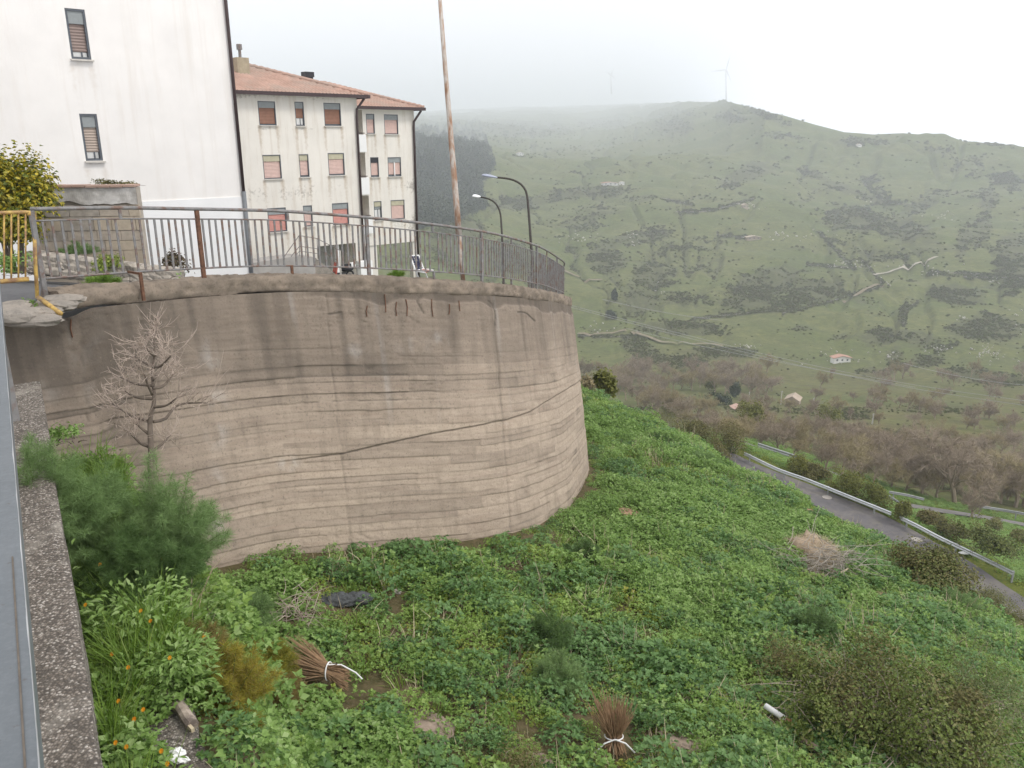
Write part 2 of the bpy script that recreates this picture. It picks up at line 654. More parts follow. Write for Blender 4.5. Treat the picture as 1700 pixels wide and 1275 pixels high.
# what covers the hillside, mapped from the picture: scrub, woods, walls, bare soil
SCRUB = [  # cx, cy, rx, ry, strength, tilt
    (1120, 210, 40, 17, 1, 0), (1215, 196, 32, 10, .9, .1), (1130, 190, 60, 10, .5, 0), (1275, 192, 40, 8, .8, .4), (1420, 236, 22, 9, 1, 0), (1300, 226, 45, 8, .6, .1), (1455, 236, 25, 6, .7, 0),
    (1245, 286, 50, 16, 1, -.25), (1210, 305, 30, 10, .8, -.2), (1340, 285, 30, 8, .9, .3), (1400, 312, 55, 9, .9, .3), (1460, 330, 30, 18, .7, .5), (1290, 262, 30, 6, .6, 0),
    (1420, 365, 62, 26, 1, .2), (1500, 382, 55, 26, .95, .2), (1545, 405, 40, 14, .7, .2), (1440, 300, 30, 10, .6, 0), (1560, 250, 30, 8, .6, 0), (1620, 290, 30, 8, .5, 0), (1670, 300, 40, 20, .7, .3),
    (960, 322, 120, 12, .8, -.1), (860, 338, 60, 14, .9, 0), (1060, 395, 60, 20, .8, -.2), (960, 370, 50, 20, .6, 0), (1000, 350, 40, 12, .6, 0), (1010, 430, 45, 30, .9, .6), (1090, 425, 40, 16, .6, 0),
    (1270, 470, 72, 26, 1, -.25), (1240, 500, 50, 14, .9, 0), (1360, 478, 55, 22, .95, 0), (1320, 500, 90, 10, .8, -.15), (1080, 455, 35, 32, .95, .2), (1060, 500, 40, 28, .95, 0), (1130, 495, 40, 14, .6, 0),
    (1125, 545, 95, 17, 1, .05), (1200, 588, 80, 14, 1, .05), (1060, 575, 50, 22, .9, .5), (1130, 600, 60, 14, .9, 0), (1590, 488, 52, 18, 1, .1), (1680, 440, 40, 60, .9, .2), (1630, 380, 20, 40, .7, .3),
    (1640, 545, 70, 26, 1, 0), (1470, 556, 40, 18, .95, 0), (1520, 562, 50, 16, .9, .2), (1485, 590, 14, 25, .9, .2), (1640, 625, 70, 16, 1, .1), (1540, 600, 30, 10, .8, 0), (1430, 500, 25, 10, .6, 0),
    (1440, 620, 25, 14, .8, 0), (1390, 560, 30, 8, .5, 0), (1330, 545, 30, 8, .5, 0), (1440, 425, 25, 8, .9, .5), (1400, 405, 40, 6, .7, .3), (1200, 430, 40, 8, .5, 0), (1180, 400, 50, 6, .5, .1),
    (1560, 320, 40, 8, .5, .1), (1640, 330, 25, 25, .7, .5), (1600, 400, 14, 35, .8, .3), (1500, 520, 8, 30, .9, .3), (1420, 690, 60, 12, .8, 0), (1560, 680, 90, 10, .7, 0), (1470, 720, 60, 10, .8, .1),
    (1250, 640, 40, 8, .6, 0), (1060, 330, 40, 8, .6, 0), (1130, 260, 50, 8, .4, 0), (1180, 330, 60, 5, .5, .1), (940, 250, 90, 14, .45, 0), (870, 215, 110, 18, .8, 0), (1000, 205, 60, 12, .7, 0),
    (830, 430, 70, 40, .8, 0), (900, 470, 40, 30, .7, 0), (760, 400, 60, 50, .8, 0)]
WOOD = [(420, 190), (800, 196), (812, 245), (822, 270), (800, 312), (806, 345), (740, 375), (420, 400)]   # dark wood at the left
WALLS = [  # field walls and hedges
    [(1430, 300), (1470, 335), (1520, 340)], [(1300, 520), (1380, 500), (1410, 490), (1465, 475)], [(1500, 540), (1505, 515), (1525, 500)], [(1150, 530), (1240, 520), (1300, 515)], [(1540, 452), (1640, 456)],
    [(1470, 615), (1510, 605)], [(1555, 585), (1590, 570)], [(1340, 440), (1420, 445)], [(1190, 390), (1240, 395)], [(1360, 385), (1410, 440)], [(1430, 430), (1465, 470)], [(1050, 560), (960, 558)],
    [(1250, 330), (1180, 350), (1120, 352)], [(1100, 330), (1150, 340)], [(1600, 460), (1700, 462)]]
TRACK = [[(1450, 458), (1490, 448), (1540, 434), (1556, 428)], [(1400, 505), (1465, 476)], [(1050, 553), (1080, 564), (1130, 572), (1200, 576)], [(935, 450), (960, 462), (1000, 466)], [(960, 556), (1040, 551)]]


def cover_maps(px, py, X, Y):
    wob = fbm(X / 30, Y / 30, 31, 4) * .55 + fbm(X / 9, Y / 9, 33, 3) * .35
    s = np.zeros(np.shape(px))
    for (cx, cy_, rx, ry, st, tl) in SCRUB:
        dx, dy = px - cx, py - cy_
        c_, s_ = math.cos(tl), math.sin(tl)
        q = np.sqrt(((dx * c_ + dy * s_) / rx) ** 2 + ((dy * c_ - dx * s_) / ry) ** 2)
        s = np.maximum(s, st * (1 - sstep(.35, 1.35, q + wob * .6)))
    base = sstep(.12, .5, fbm(X / 70, Y / 24, 41, 5)) * .5
    s = np.maximum(s, base)
    wood = np.zeros(np.shape(px))
    poly = WOOD + [WOOD[0]]
    ins = np.zeros(np.shape(px), bool)
    for (ax, ay), (bx, by) in zip(poly[:-1], poly[1:]):
        cond = ((ay > py) != (by > py)) & (px < (bx - ax) * (py - ay) / (by - ay + 1e-9) + ax)
        ins ^= cond
    wood[ins] = 1
    wood *= sstep(186, 236, py + 10 * fbm(X / 60, Y / 60, 35, 3))
    tr = np.full(np.shape(px), 99.0)
    for L in TRACK: tr = np.minimum(tr, seg_dist(px, py, L))
    track = 1 - sstep(1.0, 2.6, tr)
    wl_ = np.full(np.shape(px), 99.0)
    for L in WALLS: wl_ = np.minimum(wl_, seg_dist(px, py, L))
    hedge = 1 - sstep(1.0, 3.5, wl_ + wob * 2)
    return s, wood, track, hedge


NTH, NR = 640, 500
th = np.radians(np.linspace(-42, 44, NTH))
rr = np.concatenate([np.linspace(2.5, 30, 130, endpoint=False), np.geomspace(30, 1250, 280, endpoint=False), 1250 + 4750 * np.linspace(0, 1, NR - 410) ** 2.2])
TH, RR = np.meshgrid(th, rr)
RR = np.where(RR > 1250, 1250 + (RR - 1250) / (6000 - 1250) * (rmax(TH) * 1.06 - 1250), RR)
GX, GY = np.sin(TH) * RR, np.cos(TH) * RR
GZ = ground(GX, GY)
gpx, gpy, gd = proj(np.stack([GX, GY, GZ], -1))
far_m = sstep(80, 140, RR)
A_gully = gully(TH, RR) * sstep(330, 450, RR) * sstep(-.25, .3, fbm(GX / 120, GY / 120, 57, 3))
A_scrub, A_wood, A_track, A_hedge = cover_maps(gpx, gpy, GX, GY)
A_scrub, A_wood, A_hedge = [a * far_m for a in (A_scrub, A_wood, A_hedge)]
A_scrub = np.maximum(A_scrub, .62 * sstep(.25, .9, A_gully))
crg = np.interp(TH, crest_th, crest_r, left=44.0)
A_near = 1 - sstep(.97, 1.06, RR / crg)
dro = seg_dist(GX.ravel(), GY.ravel(), [tuple(p) for p in RMID[:, :2]]).reshape(GX.shape)
A_verge = (1 - sstep(2.0, 4.2, dro))
A_brown = sstep(100, 150, RR) * (1 - sstep(330, 430, RR)) * sstep(-.5, .2, fbm(GX / 40, GY / 40, 77, 3)) * .9
idx = np.arange(NTH * NR).reshape(NR, NTH)
Fq = np.stack([idx[:-1, :-1], idx[:-1, 1:], idx[1:, 1:], idx[1:, :-1]], -1).reshape(-1, 4)


def terrain_mat():
    t = NT("hillside")
    p = t.pos()
    n_big = t.noise(p, .012, 6, .6)
    n_mid = t.noise(p, .09, 6, .65)
    n_fine = t.noise(p, .9, 5, .7)
    n_near = t.noise(p, 7.0, 5, .7)
    grass = t.ramp(n_big, [(.28, (.074, .100, .032)), (.42, (.106, .132, .042)), (.55, (.146, .154, .058)), (.72, (.096, .130, .040))])
    grass = t.mix(t.ramp(n_mid, [(.42, 0.0), (.66, .75)]), grass, (.082, .094, .036))
    grass = t.mix(t.ramp(n_fine, [(.45, 0.0), (.68, .55)]), grass, (.080, .092, .034))
    scrubc = t.ramp(n_fine, [(.3, (.052, .058, .030)), (.7, (.105, .106, .054))])
    a = t.math('ADD', t.attr("scrub"), t.math('MULTIPLY', t.math('SUBTRACT', n_mid, .5), 1.5))
    col = t.mix(t.ramp(a, [(.30, 0.0), (.75, .85)]), grass, scrubc)
    col = t.mix(t.math('MULTIPLY', t.attr("brown"), .7), col, t.ramp(n_mid, [(.35, (.12, .095, .055)), (.65, (.15, .15, .055))]))
    col = t.mix(t.attr("hedge"), col, (.045, .046, .028))
    n_f2 = t.noise(p, .30, 8, .75)
    col = t.mix(t.ramp(n_f2, [(.40, .55), (.52, 0.0)]), col, (.070, .080, .036))
    col = t.mix(t.ramp(n_f2, [(.54, 0.0), (.70, .4)]), col, (.23, .22, .105))
    col = t.mix(t.attr("wood"), col, t.ramp(n_mid, [(.4, (.06, .074, .048)), (.62, (.12, .125, .065))]))
    verge = t.ramp(n_near, [(.35, (.070, .105, .022)), (.65, (.14, .145, .030))])
    col = t.mix(t.attr("verge"), col, verge)
    soil = t.ramp(n_near, [(.3, (.055, .055, .022)), (.55, (.105, .085, .045)), (.75, (.16, .115, .07))])
    col = t.mix(t.attr("near"), col, soil)
    h = t.math('ADD', t.math('MULTIPLY', n_mid, 1.0), t.math('MULTIPLY', n_fine, .3))
    return t.done(col, .95, h, .5, 1.2, .1)


terrain = obj_np("terrain", np.stack([GX, GY, GZ], -1).reshape(-1, 3), Fq[:, ::-1], terrain_mat(), smooth=True, kind='structure',
                 attrs=dict(scrub=A_scrub, wood=A_wood, hedge=A_hedge, near=A_near, verge=A_verge, brown=A_brown))

# the air of the valley
hz = MB().box((0, 6200, 190), (19000, 15000, 700))
air = NT("valley_air")
HAZE = 0.00034
pv = air.n("VolumePrincipled", {"Color": (.90, .945, 1.0, 1), "Density": HAZE, "Anisotropy": 0.0})
air.t.links.new(pv.outputs[0], air.out.inputs["Volume"])
hz.build("haze", air.m, kind='stuff')

# ------------------------------------------------------------------ the curved retaining wall
RAILPX = [(-130, 346, 9.2), (-40, 347, 9.8), (51, 347, 10.4), (198, 345, 11.25), (326, 347, 12.3), (404, 348.5, 12.9), (477, 351, 13.4), (608, 361, 14.4), (718, 372.5, 15.4),
          (799, 384, 16.5), (849, 395, 17.7), (891, 408, 19.2), (908, 416, 20.5), (925, 427, 22.2), (937, 437, 24.2)]
rail_ctrl = [at(*p) for p in RAILPX]
e = rail_ctrl[-1]
rail_ctrl += [e + np.array(q) for q in [(.0, 2.2, -.5), (-.5, 4.4, -.95), (-1.6, 6.6, -1.35), (-3.2, 8.6, -1.7), (-5.4, 10.2, -2.0), (-9, 12.6, -2.3), (-14, 16, -2.8), (-22, 24, -3.6)]]
RAIL, RAIL_S = catmull(rail_ctrl, 1400)                     # line of the top rail
_tan = unit(np.gradient(RAIL[:, :2], axis=0))
_k = np.ones(61) / 61
_tan = unit(np.stack([np.convolve(np.pad(_tan[:, i], 30, mode='edge'), _k, mode='valid') for i in (0, 1)], 1))
RAIL_N = np.stack([_tan[:, 1], -_tan[:, 0]], 1)             # outward, towards the slope
RAIL_H = 0.90                                               # top rail to bottom rail
COPE_Z = RAIL[:, 2] - RAIL_H - .15
cut = 1010
while RAIL_S[cut] < RAIL_S[-1] * .62: cut += 1
rpx = proj(RAIL)[0]


def s_at_px(px):
    m = int(np.argmax(RAIL[:, 1] > 25.5)) if (RAIL[:, 1] > 25.5).any() else len(RAIL)
    return float(np.interp(px, rpx[:m], RAIL_S[:m]))


def rail_pt(s): return np.array([np.interp(s, RAIL_S, RAIL[:, k]) for k in range(3)])


def rail_n(s): return np.append(unit(np.array([np.interp(s, RAIL_S, RAIL_N[:, k]) for k in range(2)])), 0)


NS, NH = 760, 330
s_end = s_at_px(937) + 9.0
ws = np.linspace(0, s_end, NS)
wtop = np.stack([np.interp(ws, RAIL_S, RAIL[:, k]) for k in range(2)], 1)
wnor = unit(np.stack([np.interp(ws, RAIL_S, RAIL_N[:, k]) for k in range(2)], 1))
wz = np.interp(ws, RAIL_S, COPE_Z) - .26
# the broken left end of the wall dips below the coping
s75, s110 = s_at_px(75), s_at_px(118)
dipk = 1 - sstep(s75 - .1, s110, ws)
wz = wz - .10 * dipk
wtop = wtop + wnor * .24
BAT = .13
zb = plane_z(wtop[:, 0] + wnor[:, 0] * .7, wtop[:, 1] + wnor[:, 1] * .7) - .45
hmax = wz - zb
HV = np.linspace(0, 1, NH)
Hh = HV[:, None] * hmax[None, :]
base = np.stack([wtop[None, :, 0] + wnor[None, :, 0] * BAT * Hh, wtop[None, :, 1] + wnor[None, :, 1] * BAT * Hh, wz[None, :] - Hh], -1)
WPX, WPY, _ = proj(base)
SS = np.broadcast_to(ws[None, :], Hh.shape)
hn = Hh / hmax * 4.9                                         # board courses follow top and foot
sag = hn + .010 * fbm(SS * .35, hn * .25, 3, 3) + .007 * fbm(SS * 2.2, hn * .8, 4, 2)
rb = np.random.default_rng(5)
rows = [0, .42, .78, 1.02]
while rows[-1] < 5.3: rows.append(rows[-1] + rb.choice([.10, .12, .14, .16, .19, .22]))
rows = np.array(rows)
ri = np.clip(np.searchsorted(rows, sag, side='right') - 1, 0, len(rows) - 2)
f0 = sag - rows[ri]; f1 = rows[ri + 1] - sag
rh = rows[ri + 1] - rows[ri]
seg = np.floor((SS + 2.3 * _hash(ri, ri * 0 + 3, 7)) / 3.1).astype(np.int64)
boff = (_hash(ri, seg, 11) - .5)
lower = sstep(.7, 1.3, sag)                                  # smoother pour above, bare boards below
disp = boff * .016 * lower + (f0 / rh - .5) * .014 * lower * _hash(ri, seg, 15)
gap = sstep(.42, .95, vnoise(SS * .9 + ri * 5.3, ri * 3.7, 19) + .55 * fbm(SS * 7, ri * 2.2 + hn * 3, 20, 4)) * (.12 + .88 * _hash(ri, ri * 0 + 5, 23) ** 2.5)
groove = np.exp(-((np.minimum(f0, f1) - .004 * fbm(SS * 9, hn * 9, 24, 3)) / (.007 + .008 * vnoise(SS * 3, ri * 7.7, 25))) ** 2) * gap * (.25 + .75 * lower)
disp -= .013 * groove
disp += .012 * fbm(SS * 1.1, hn * 1.6, 61, 4) + .006 * fbm(SS * 7, hn * 16, 62, 3) + .03 * fbm(SS * .3, hn * .4, 63, 2)
SEAMS = [[(543, 490), (547, 560), (556, 640), (566, 740), (573, 800), (583, 915)], [(820, 500), (826, 600), (834, 705), (840, 770), (848, 880)],
         [(134, 520), (138, 600), (147, 700)]]
JOINT = [(300, 792), (345, 783), (420, 773), (500, 763), (570, 753), (650, 735), (720, 719), (790, 707), (840, 697), (880, 684), (920, 660), (950, 641), (968, 628), (985, 610)]
CRACKS = [[(205, 478), (207, 492)], [(176, 522), (180, 535), (179, 546), (181, 553)], [(860, 519), (874, 520), (880, 526), (887, 532)], [(812, 500), (820, 508), (822, 540)],
          [(545, 522), (565, 517), (568, 530)], [(232, 498), (236, 515), (233, 540)], [(210, 505), (212, 530), (214, 550)], [(330, 583), (420, 582), (470, 580), (560, 577)],
          [(700, 492), (693, 500), (704, 520)], [(127, 500), (128, 522)], [(660, 590), (700, 592), (800, 590)], [(600, 655), (700, 650), (760, 652)]]
wobx = 2.2 * fbm(SS * 3, hn * 3, 71, 3)
seam_m = np.zeros_like(Hh); crack_m = np.zeros_like(Hh)
for L in SEAMS: seam_m = np.maximum(seam_m, np.exp(-(seg_dist(WPX + wobx, WPY, L) / 1.3) ** 2) * (.35 + .65 * vnoise(hn * 4, SS * 0 + 3, 81)))
for L in CRACKS: crack_m = np.maximum(crack_m, (.3 if len(L) > 1 and abs(L[-1][0] - L[0][0]) > 90 else 1) * np.exp(-(seg_dist(WPX + wobx * 1.3, WPY + wobx, L) / 1.2) ** 2))
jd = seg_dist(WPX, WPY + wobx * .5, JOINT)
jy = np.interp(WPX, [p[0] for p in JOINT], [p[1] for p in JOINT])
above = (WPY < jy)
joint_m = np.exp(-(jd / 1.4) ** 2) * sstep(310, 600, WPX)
disp = disp + np.where(above, 1, 0) * .030 * np.exp(-jd / 90) * sstep(330, 620, WPX)
disp -= .018 * seam_m + .022 * crack_m + .032 * joint_m
# the ragged upper edge: a strip under the coping has spalled off
spx = WPX[0]
strip = 12 + 7 * fbm(ws * 1.6, ws * 0, 91, 3) + 14 * np.exp(-((spx - 632) / 20) ** 2) + 12 * np.exp(-((spx - 820) / 14) ** 2) + 8 * np.exp(-((spx - 905) / 22) ** 2)
spall = (1 - sstep(-1.5, 1.5, (WPY - WPY[:1]) - strip[None, :])) * sstep(450, 590, WPX)
disp -= .028 * spall
pock = sstep(.25, .5, fbm(SS * 12, hn * 14, 95, 4)) * sstep(.1, .5, fbm(SS * .7, hn * .9, 96, 3))
disp -= .010 * pock
Vw = base + np.concatenate([wnor[None, :, :] * disp[..., None], np.zeros(disp.shape + (1,))], -1)
drip = sstep(-.15, .65, .7 * fbm(SS * 5.5, hn * .22, 101, 4) + .45 * fbm(SS * 1.3, hn * .3, 102, 3))
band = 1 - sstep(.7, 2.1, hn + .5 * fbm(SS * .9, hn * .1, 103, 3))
leftgrey = 1 - sstep(220, 520, WPX + 60 * fbm(SS * .8, hn * .5, 105, 3))
dark = np.clip(.80 * band * (.66 + .30 * drip) + .5 * leftgrey * (.6 + .3 * drip) + .10 * drip * (1 - sstep(1.2, 3.2, hn)) + .28 * groove * (1 - .6 * leftgrey) + .34 * joint_m + .7 * seam_m * .7 + .8 * crack_m + .35 * spall + .12 * pock, 0, 1)  # stains and cracks, plus the thin shadow lines along board joints painted in
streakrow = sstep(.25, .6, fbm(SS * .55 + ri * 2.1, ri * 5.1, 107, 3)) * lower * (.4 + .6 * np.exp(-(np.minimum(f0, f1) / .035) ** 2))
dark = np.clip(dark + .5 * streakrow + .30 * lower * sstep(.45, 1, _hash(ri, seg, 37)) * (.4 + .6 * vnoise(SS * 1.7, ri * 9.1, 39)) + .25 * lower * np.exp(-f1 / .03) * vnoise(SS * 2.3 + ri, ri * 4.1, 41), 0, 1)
lum = [(465, 585, 26, 18), (595, 582, 20, 14), (685, 573, 34, 14), (730, 565, 14, 16), (350, 600, 18, 40), (120, 570, 10, 40), (150, 600, 14, 60), (60, 650, 40, 20), (165, 560, 12, 40), (360, 690, 20, 50), (355, 840, 20, 60), (480, 770, 18, 14), (830, 705, 12, 5)]
light = np.zeros_like(Hh)
for (cx, cy_, rx, ry) in lum:
    q = np.sqrt(((WPX - cx) / rx) ** 2 + ((WPY - cy_) / ry) ** 2)
    light = np.maximum(light, .95 * (1 - sstep(.0, 1.5, q)) * sstep(-.25, .45, fbm(SS * 5, hn * 3.2, 111, 5)))
light = np.maximum(light, .55 * sstep(.45, .75, fbm(SS * 5.5, hn * .35, 113, 3)) * (1 - sstep(1.2, 2.6, hn)))
bt = _hash(ri, seg, 29)
warm = np.clip(.15 + .85 * lower * (bt - .25) + .3 * sstep(1.5, 4.0, hn) + .25 * fbm(SS * .6, hn * .8, 117, 3) - .35 * leftgrey, 0, 1)


def concrete(name, attrs=True, light_c=(.45, .362, .282), grey=(.20, .165, .13), dk=(.095, .080, .066)):
    t = NT(name)
    p = t.pos()
    n1 = t.noise(p, 3.0, 7, .65); n2 = t.noise(p, 26.0, 5, .7)
    st = t.noise(t.pos((1, 1, .18)), 5.0, 5, .65)
    if attrs:
        col = t.mix(t.attr("warm"), (.325, .26, .205), light_c)
        cv = t.n("CombineXYZ", {0: t.attr("along"), 1: t.attr("down"), 2: 0.0}).outputs[0]
        s1 = t.noise(t.n("Mapping", {"Vector": cv, "Scale": (.55, 5.0, 1)}).outputs[0], 1.6, 7, .68)
        s2 = t.noise(t.n("Mapping", {"Vector": cv, "Scale": (.35, 9.0, 1)}).outputs[0], 2.4, 6, .7)
        col = t.mix(t.ramp(s1, [(.36, 0.0), (.62, .75)]), col, (.475, .388, .305))
        col = t.mix(t.ramp(s2, [(.50, 0.0), (.70, .45)]), col, (.30, .245, .195))
        col = t.mix(t.ramp(s1, [(.30, .5), (.44, 0.0)]), col, (.40, .30, .23))
    else:
        col = t.ramp(n1, [(.3, tuple(np.array(grey) * .9)), (.7, light_c)])
    col = t.mix(t.ramp(n1, [(.40, .0), (.75, .4)]), col, (.30, .24, .185))
    col = t.mix(t.ramp(st, [(.5, 0.0), (.75, .45)]), col, grey)
    if attrs:
        col = t.mix(t.math('MULTIPLY', t.attr("light"), .7), col, (.58, .555, .52))
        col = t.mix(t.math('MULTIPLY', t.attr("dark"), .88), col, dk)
    col = t.mix(t.ramp(n2, [(.30, .55), (.46, .0)]), col, dk)
    col = t.mix(t.ramp(n2, [(.62, .0), (.80, .4)]), col, tuple(np.array(light_c) * 1.25))
    return t.done(col, .93, t.math('ADD', n2, t.math('MULTIPLY', n1, .6)), .45, .012, .15)


M_WALL = concrete("board_marked_concrete")
M_COPE = concrete("weathered_concrete", False, (.275, .225, .175), (.15, .125, .10), (.05, .044, .038))
M_ROUGH = concrete("grey_concrete", False, (.36, .33, .29), (.21, .19, .165), (.085, .078, .07))
M_STEEL = simple("old_grey_paint", (.205, .20, .195), .55, .25, 14, .1, .2, .4, (.16, .10, .075), .12)
M_RUST = simple("rusty_steel", (.15, .075, .045), .8, .5, 20, .3)
M_YELLOW = simple("chipped_yellow_paint", (.52, .35, .09), .5, .25, 16, .1, 0, .4, (.22, .12, .06), .6)

rw = thing("retaining_wall", "tall curved concrete retaining wall with board marks under the railing", "retaining wall", (-2, 13, -7))
idw = np.arange(NS * NH).reshape(NH, NS)
Fw = np.stack([idw[:-1, :-1], idw[1:, :-1], idw[1:, 1:], idw[:-1, 1:]], -1).reshape(-1, 4)
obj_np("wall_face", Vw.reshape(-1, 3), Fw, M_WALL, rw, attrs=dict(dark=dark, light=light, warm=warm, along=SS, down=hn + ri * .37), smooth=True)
for (x_, y0, y1) in [(608, 507, 525), (639, 489, 518), (656, 501, 524), (674, 497, 524), (716, 496, 525), (745, 505, 522), (762, 500, 516), (117, 530, 560)]:
    q = [np.unravel_index(np.argmin((WPX - x_) ** 2 + (WPY - y) ** 2), WPX.shape) for y in (y0, (y0 + y1) / 2, y1)]
    pts = np.array([Vw[i] + np.append(wnor[i[1]], 0) * .022 for i in q])
    MB().tube(pts, .010, 5).build("rebar", M_RUST, rw)

# coping: a rough beam, sagging and broken at its lower edge
cs = np.linspace(s75 - .12, s_end, 620)
NP = 22
prof = []
for i in range(NP):
    a = i / NP * 2 * math.pi
    cx, cz = math.cos(a), math.sin(a)
    m = max(abs(cx) ** 7 + abs(cz) ** 7, 1e-6) ** (1 / 7)
    prof.append((cx / m, cz / m))
prof = np.array(prof)
cP = np.stack([np.interp(cs, RAIL_S, RAIL[:, k]) for k in range(2)], 1)
cN = unit(np.stack([np.interp(cs, RAIL_S, RAIL_N[:, k]) for k in range(2)], 1))
cZ = np.interp(cs, RAIL_S, COPE_Z)
CVs = []
for j in range(NP):
    w_, h_ = .23, .135
    off = prof[j, 0] * w_ + .045
    zz = prof[j, 1] * h_ - h_
    nz = fbm(cs * 2.4 + j * .15, cs * 0 + j * .5, 131, 4); n2 = fbm(cs * 9 + j * .7, cs * 0 + j * 1.3, 133, 3)
    low = max(0, -prof[j, 1])
    n3 = fbm(cs * 24 + j * 1.9, cs * 0 + j * 3.3, 137, 2)
    off = off - .045 + .045 * nz + .034 * n2 + .020 * n3
    zz = zz + .034 * nz + .030 * n2 + .016 * n3 + low * (.045 * fbm(cs * 1.1, cs * 0, 135, 4) - .05 * sstep(470, 620, proj(np.stack([cP[:, 0], cP[:, 1], cZ], 1))[0]) * .5)
    CVs.append(np.stack([cP[:, 0] + cN[:, 0] * off, cP[:, 1] + cN[:, 1] * off, cZ + zz], 1))
CV = np.stack(CVs, 1)
idc = np.arange(CV.shape[0] * NP).reshape(-1, NP)
nx = np.roll(idc, -1, 1)
Fc_ = np.stack([idc[:-1], idc[1:], nx[1:], nx[:-1]], -1).reshape(-1, 4)
obj_np("coping", CV.reshape(-1, 3), Fc_, M_COPE, rw, smooth=False)
_endc = MB(); _endc.add(CV[0] + (CV[0].mean(0) - CV[0]) * .02, [tuple(range(NP))]); _endc.build("broken_end", M_COPE, rw)
# broken lumps at the left end
for k, (x_, y_, d_, r_) in enumerate([(30, 524, 9.9, (.30, .25, .10)), (22, 512, 10.1, (.22, .2, .09)), (70, 517, 10.2, (.26, .2, .055)), (92, 508, 10.4, (.26, .18, .07)), (104, 497, 10.6, (.3, .2, .06)), (50, 532, 9.9, (.36, .2, .07))]):
    V_, F_ = blob(at(x_, y_, d_), r_, 40 + k, .35, 16, 10, 2.2, .5)
    MB().add(V_, F_).build("broken_lump", M_ROUGH, rw, smooth=False)

# ground behind the wall
def terrace_z(X, Y): return -.78 - .066 * X - .1665 * Y - .05


tr_ = RAIL[::12, :2] - RAIL_N[::12] * .02
tl = np.concatenate([[0], np.geomspace(.4, 46, 26)])
TV = tr_[:, None, :] + tl[None, :, None] * np.array([-1.0, .12])
TZ = terrace_z(TV[..., 0], TV[..., 1])
edge_z = np.interp(RAIL_S[::12], RAIL_S, COPE_Z) - .10
kk = 1 - sstep(0, 6, tl)
TZ = np.minimum(TZ, edge_z[:, None] + .0) * 1.0 * (1 - kk)[None, :] + (np.minimum(edge_z[:, None] - .03, TZ + .4)) * kk[None, :]
TVV = np.concatenate([TV, TZ[..., None]], -1)
idt = np.arange(TVV.shape[0] * TVV.shape[1]).reshape(TVV.shape[:2])
Ft = np.stack([idt[:-1, :-1], idt[1:, :-1], idt[1:, 1:], idt[:-1, 1:]], -1).reshape(-1, 4)
M_ASPH = simple("worn_asphalt", (.115, .115, .118), .9, .22, 9, .25, 0, .2)
obj_np("road_surface", TVV.reshape(-1, 3), Ft, M_ASPH, kind='structure')

# ------------------------------------------------------------------ railing
rail = thing("railing", "long curved grey metal railing with rusty posts on the concrete wall", "railing", rail_pt(s_at_px(608)) - np.array([0, 0, RAIL_H]))
sA, sB = s_at_px(51), s_at_px(937) + 4.5
ss = np.linspace(sA, sB, 150)
RP = np.stack([np.interp(ss, RAIL_S, RAIL[:, k]) for k in range(3)], 1)
MB().tube(RP, .026, 8).build("top_rail", M_STEEL, rail, smooth=True)
MB().tube(RP - [0, 0, .15], .013, 6).build("upper_rail", M_STEEL, rail, smooth=True)
MB().tube(RP - [0, 0, RAIL_H], .016, 6).build("bottom_rail", M_STEEL, rail, smooth=True)
full = [51, 326, 608, 799, 891, 925]
legs = [198, 477, 718, 849, 908]
posts_s = []
for x_ in full:
    s = s_at_px(x_); P = rail_pt(s); n = rail_n(s); tdir = np.array([-n[1], n[0], 0]); posts_s.append(s)
    zlow = (np.interp(s, RAIL_S, COPE_Z) - .03) if x_ > 60 else np.interp(s, RAIL_S, COPE_Z) - .30
    MB().box(((P[0]), P[1], (P[2] - .02 + zlow) / 2), (.06, .045, P[2] - .02 - zlow), [tdir, n, [0, 0, 1]]).build("post", M_STEEL if x_ != 326 else M_RUST, rail)
for x_ in legs:
    s = s_at_px(x_); P = rail_pt(s); n = rail_n(s); tdir = np.array([-n[1], n[0], 0]); posts_s.append(s)
    m = MB()
    zl = np.interp(s, RAIL_S, COPE_Z)
    MB().box((P[0], P[1], P[2] - .08), (.035, .03, .15), [tdir, n, [0, 0, 1]]).build("rail_stub", M_STEEL, rail)
    o2 = .32 if x_ == 198 else 0.0
    a_ = P - [0, 0, RAIL_H - .01]
    if o2:
        m.bar(a_ - np.array([0, 0, 0]), a_ + n * .31, .035, .03)
        m.box(a_ + n * .31 - np.array([0, 0, .18]), (.04, .035, .40), [tdir, n, [0, 0, 1]])
    else:
        m.box((P[0], P[1], (a_[2] + zl - .04) / 2), (.04, .035, a_[2] - zl + .04), [tdir, n, [0, 0, 1]])
    m.build("short_post", M_RUST if x_ in (198, 477) else M_STEEL, rail)
bal = None
s = sA + .115
nb = 0
while s < sB and nb < 240:
    if min(abs(s - q) for q in posts_s) > .05:
        P = rail_pt(s); n = rail_n(s)
        if bal is None:
            m = MB().box((P[0], P[1], P[2] - (.15 + RAIL_H) / 2), (.030, .016, RAIL_H - .15), [[1, 0, 0], [0, 1, 0], [0, 0, 1]])
            bal = m.build("baluster", M_STEEL, rail, loc=None)
            bal_me = bal.data
            # store the shared mesh about its own middle
            c_ = P - ROOT[rail.name]
            bal_me.transform(__import__('mathutils').Matrix.Translation(Vector((-c_[0], -c_[1], -(c_[2] - (.15 + RAIL_H) / 2)))))
            b = bal
        else:
            b = bal.copy(); COL.objects.link(b)
        c_ = P - ROOT[rail.name]
        b.location = (c_[0], c_[1], c_[2] - (.15 + RAIL_H) / 2)
        b.rotation_euler = (random.gauss(0, .006), random.gauss(0, .006), math.atan2(n[1], n[0]) + math.pi / 2)
        nb += 1
    s += .118 if s < s_at_px(330) else .112

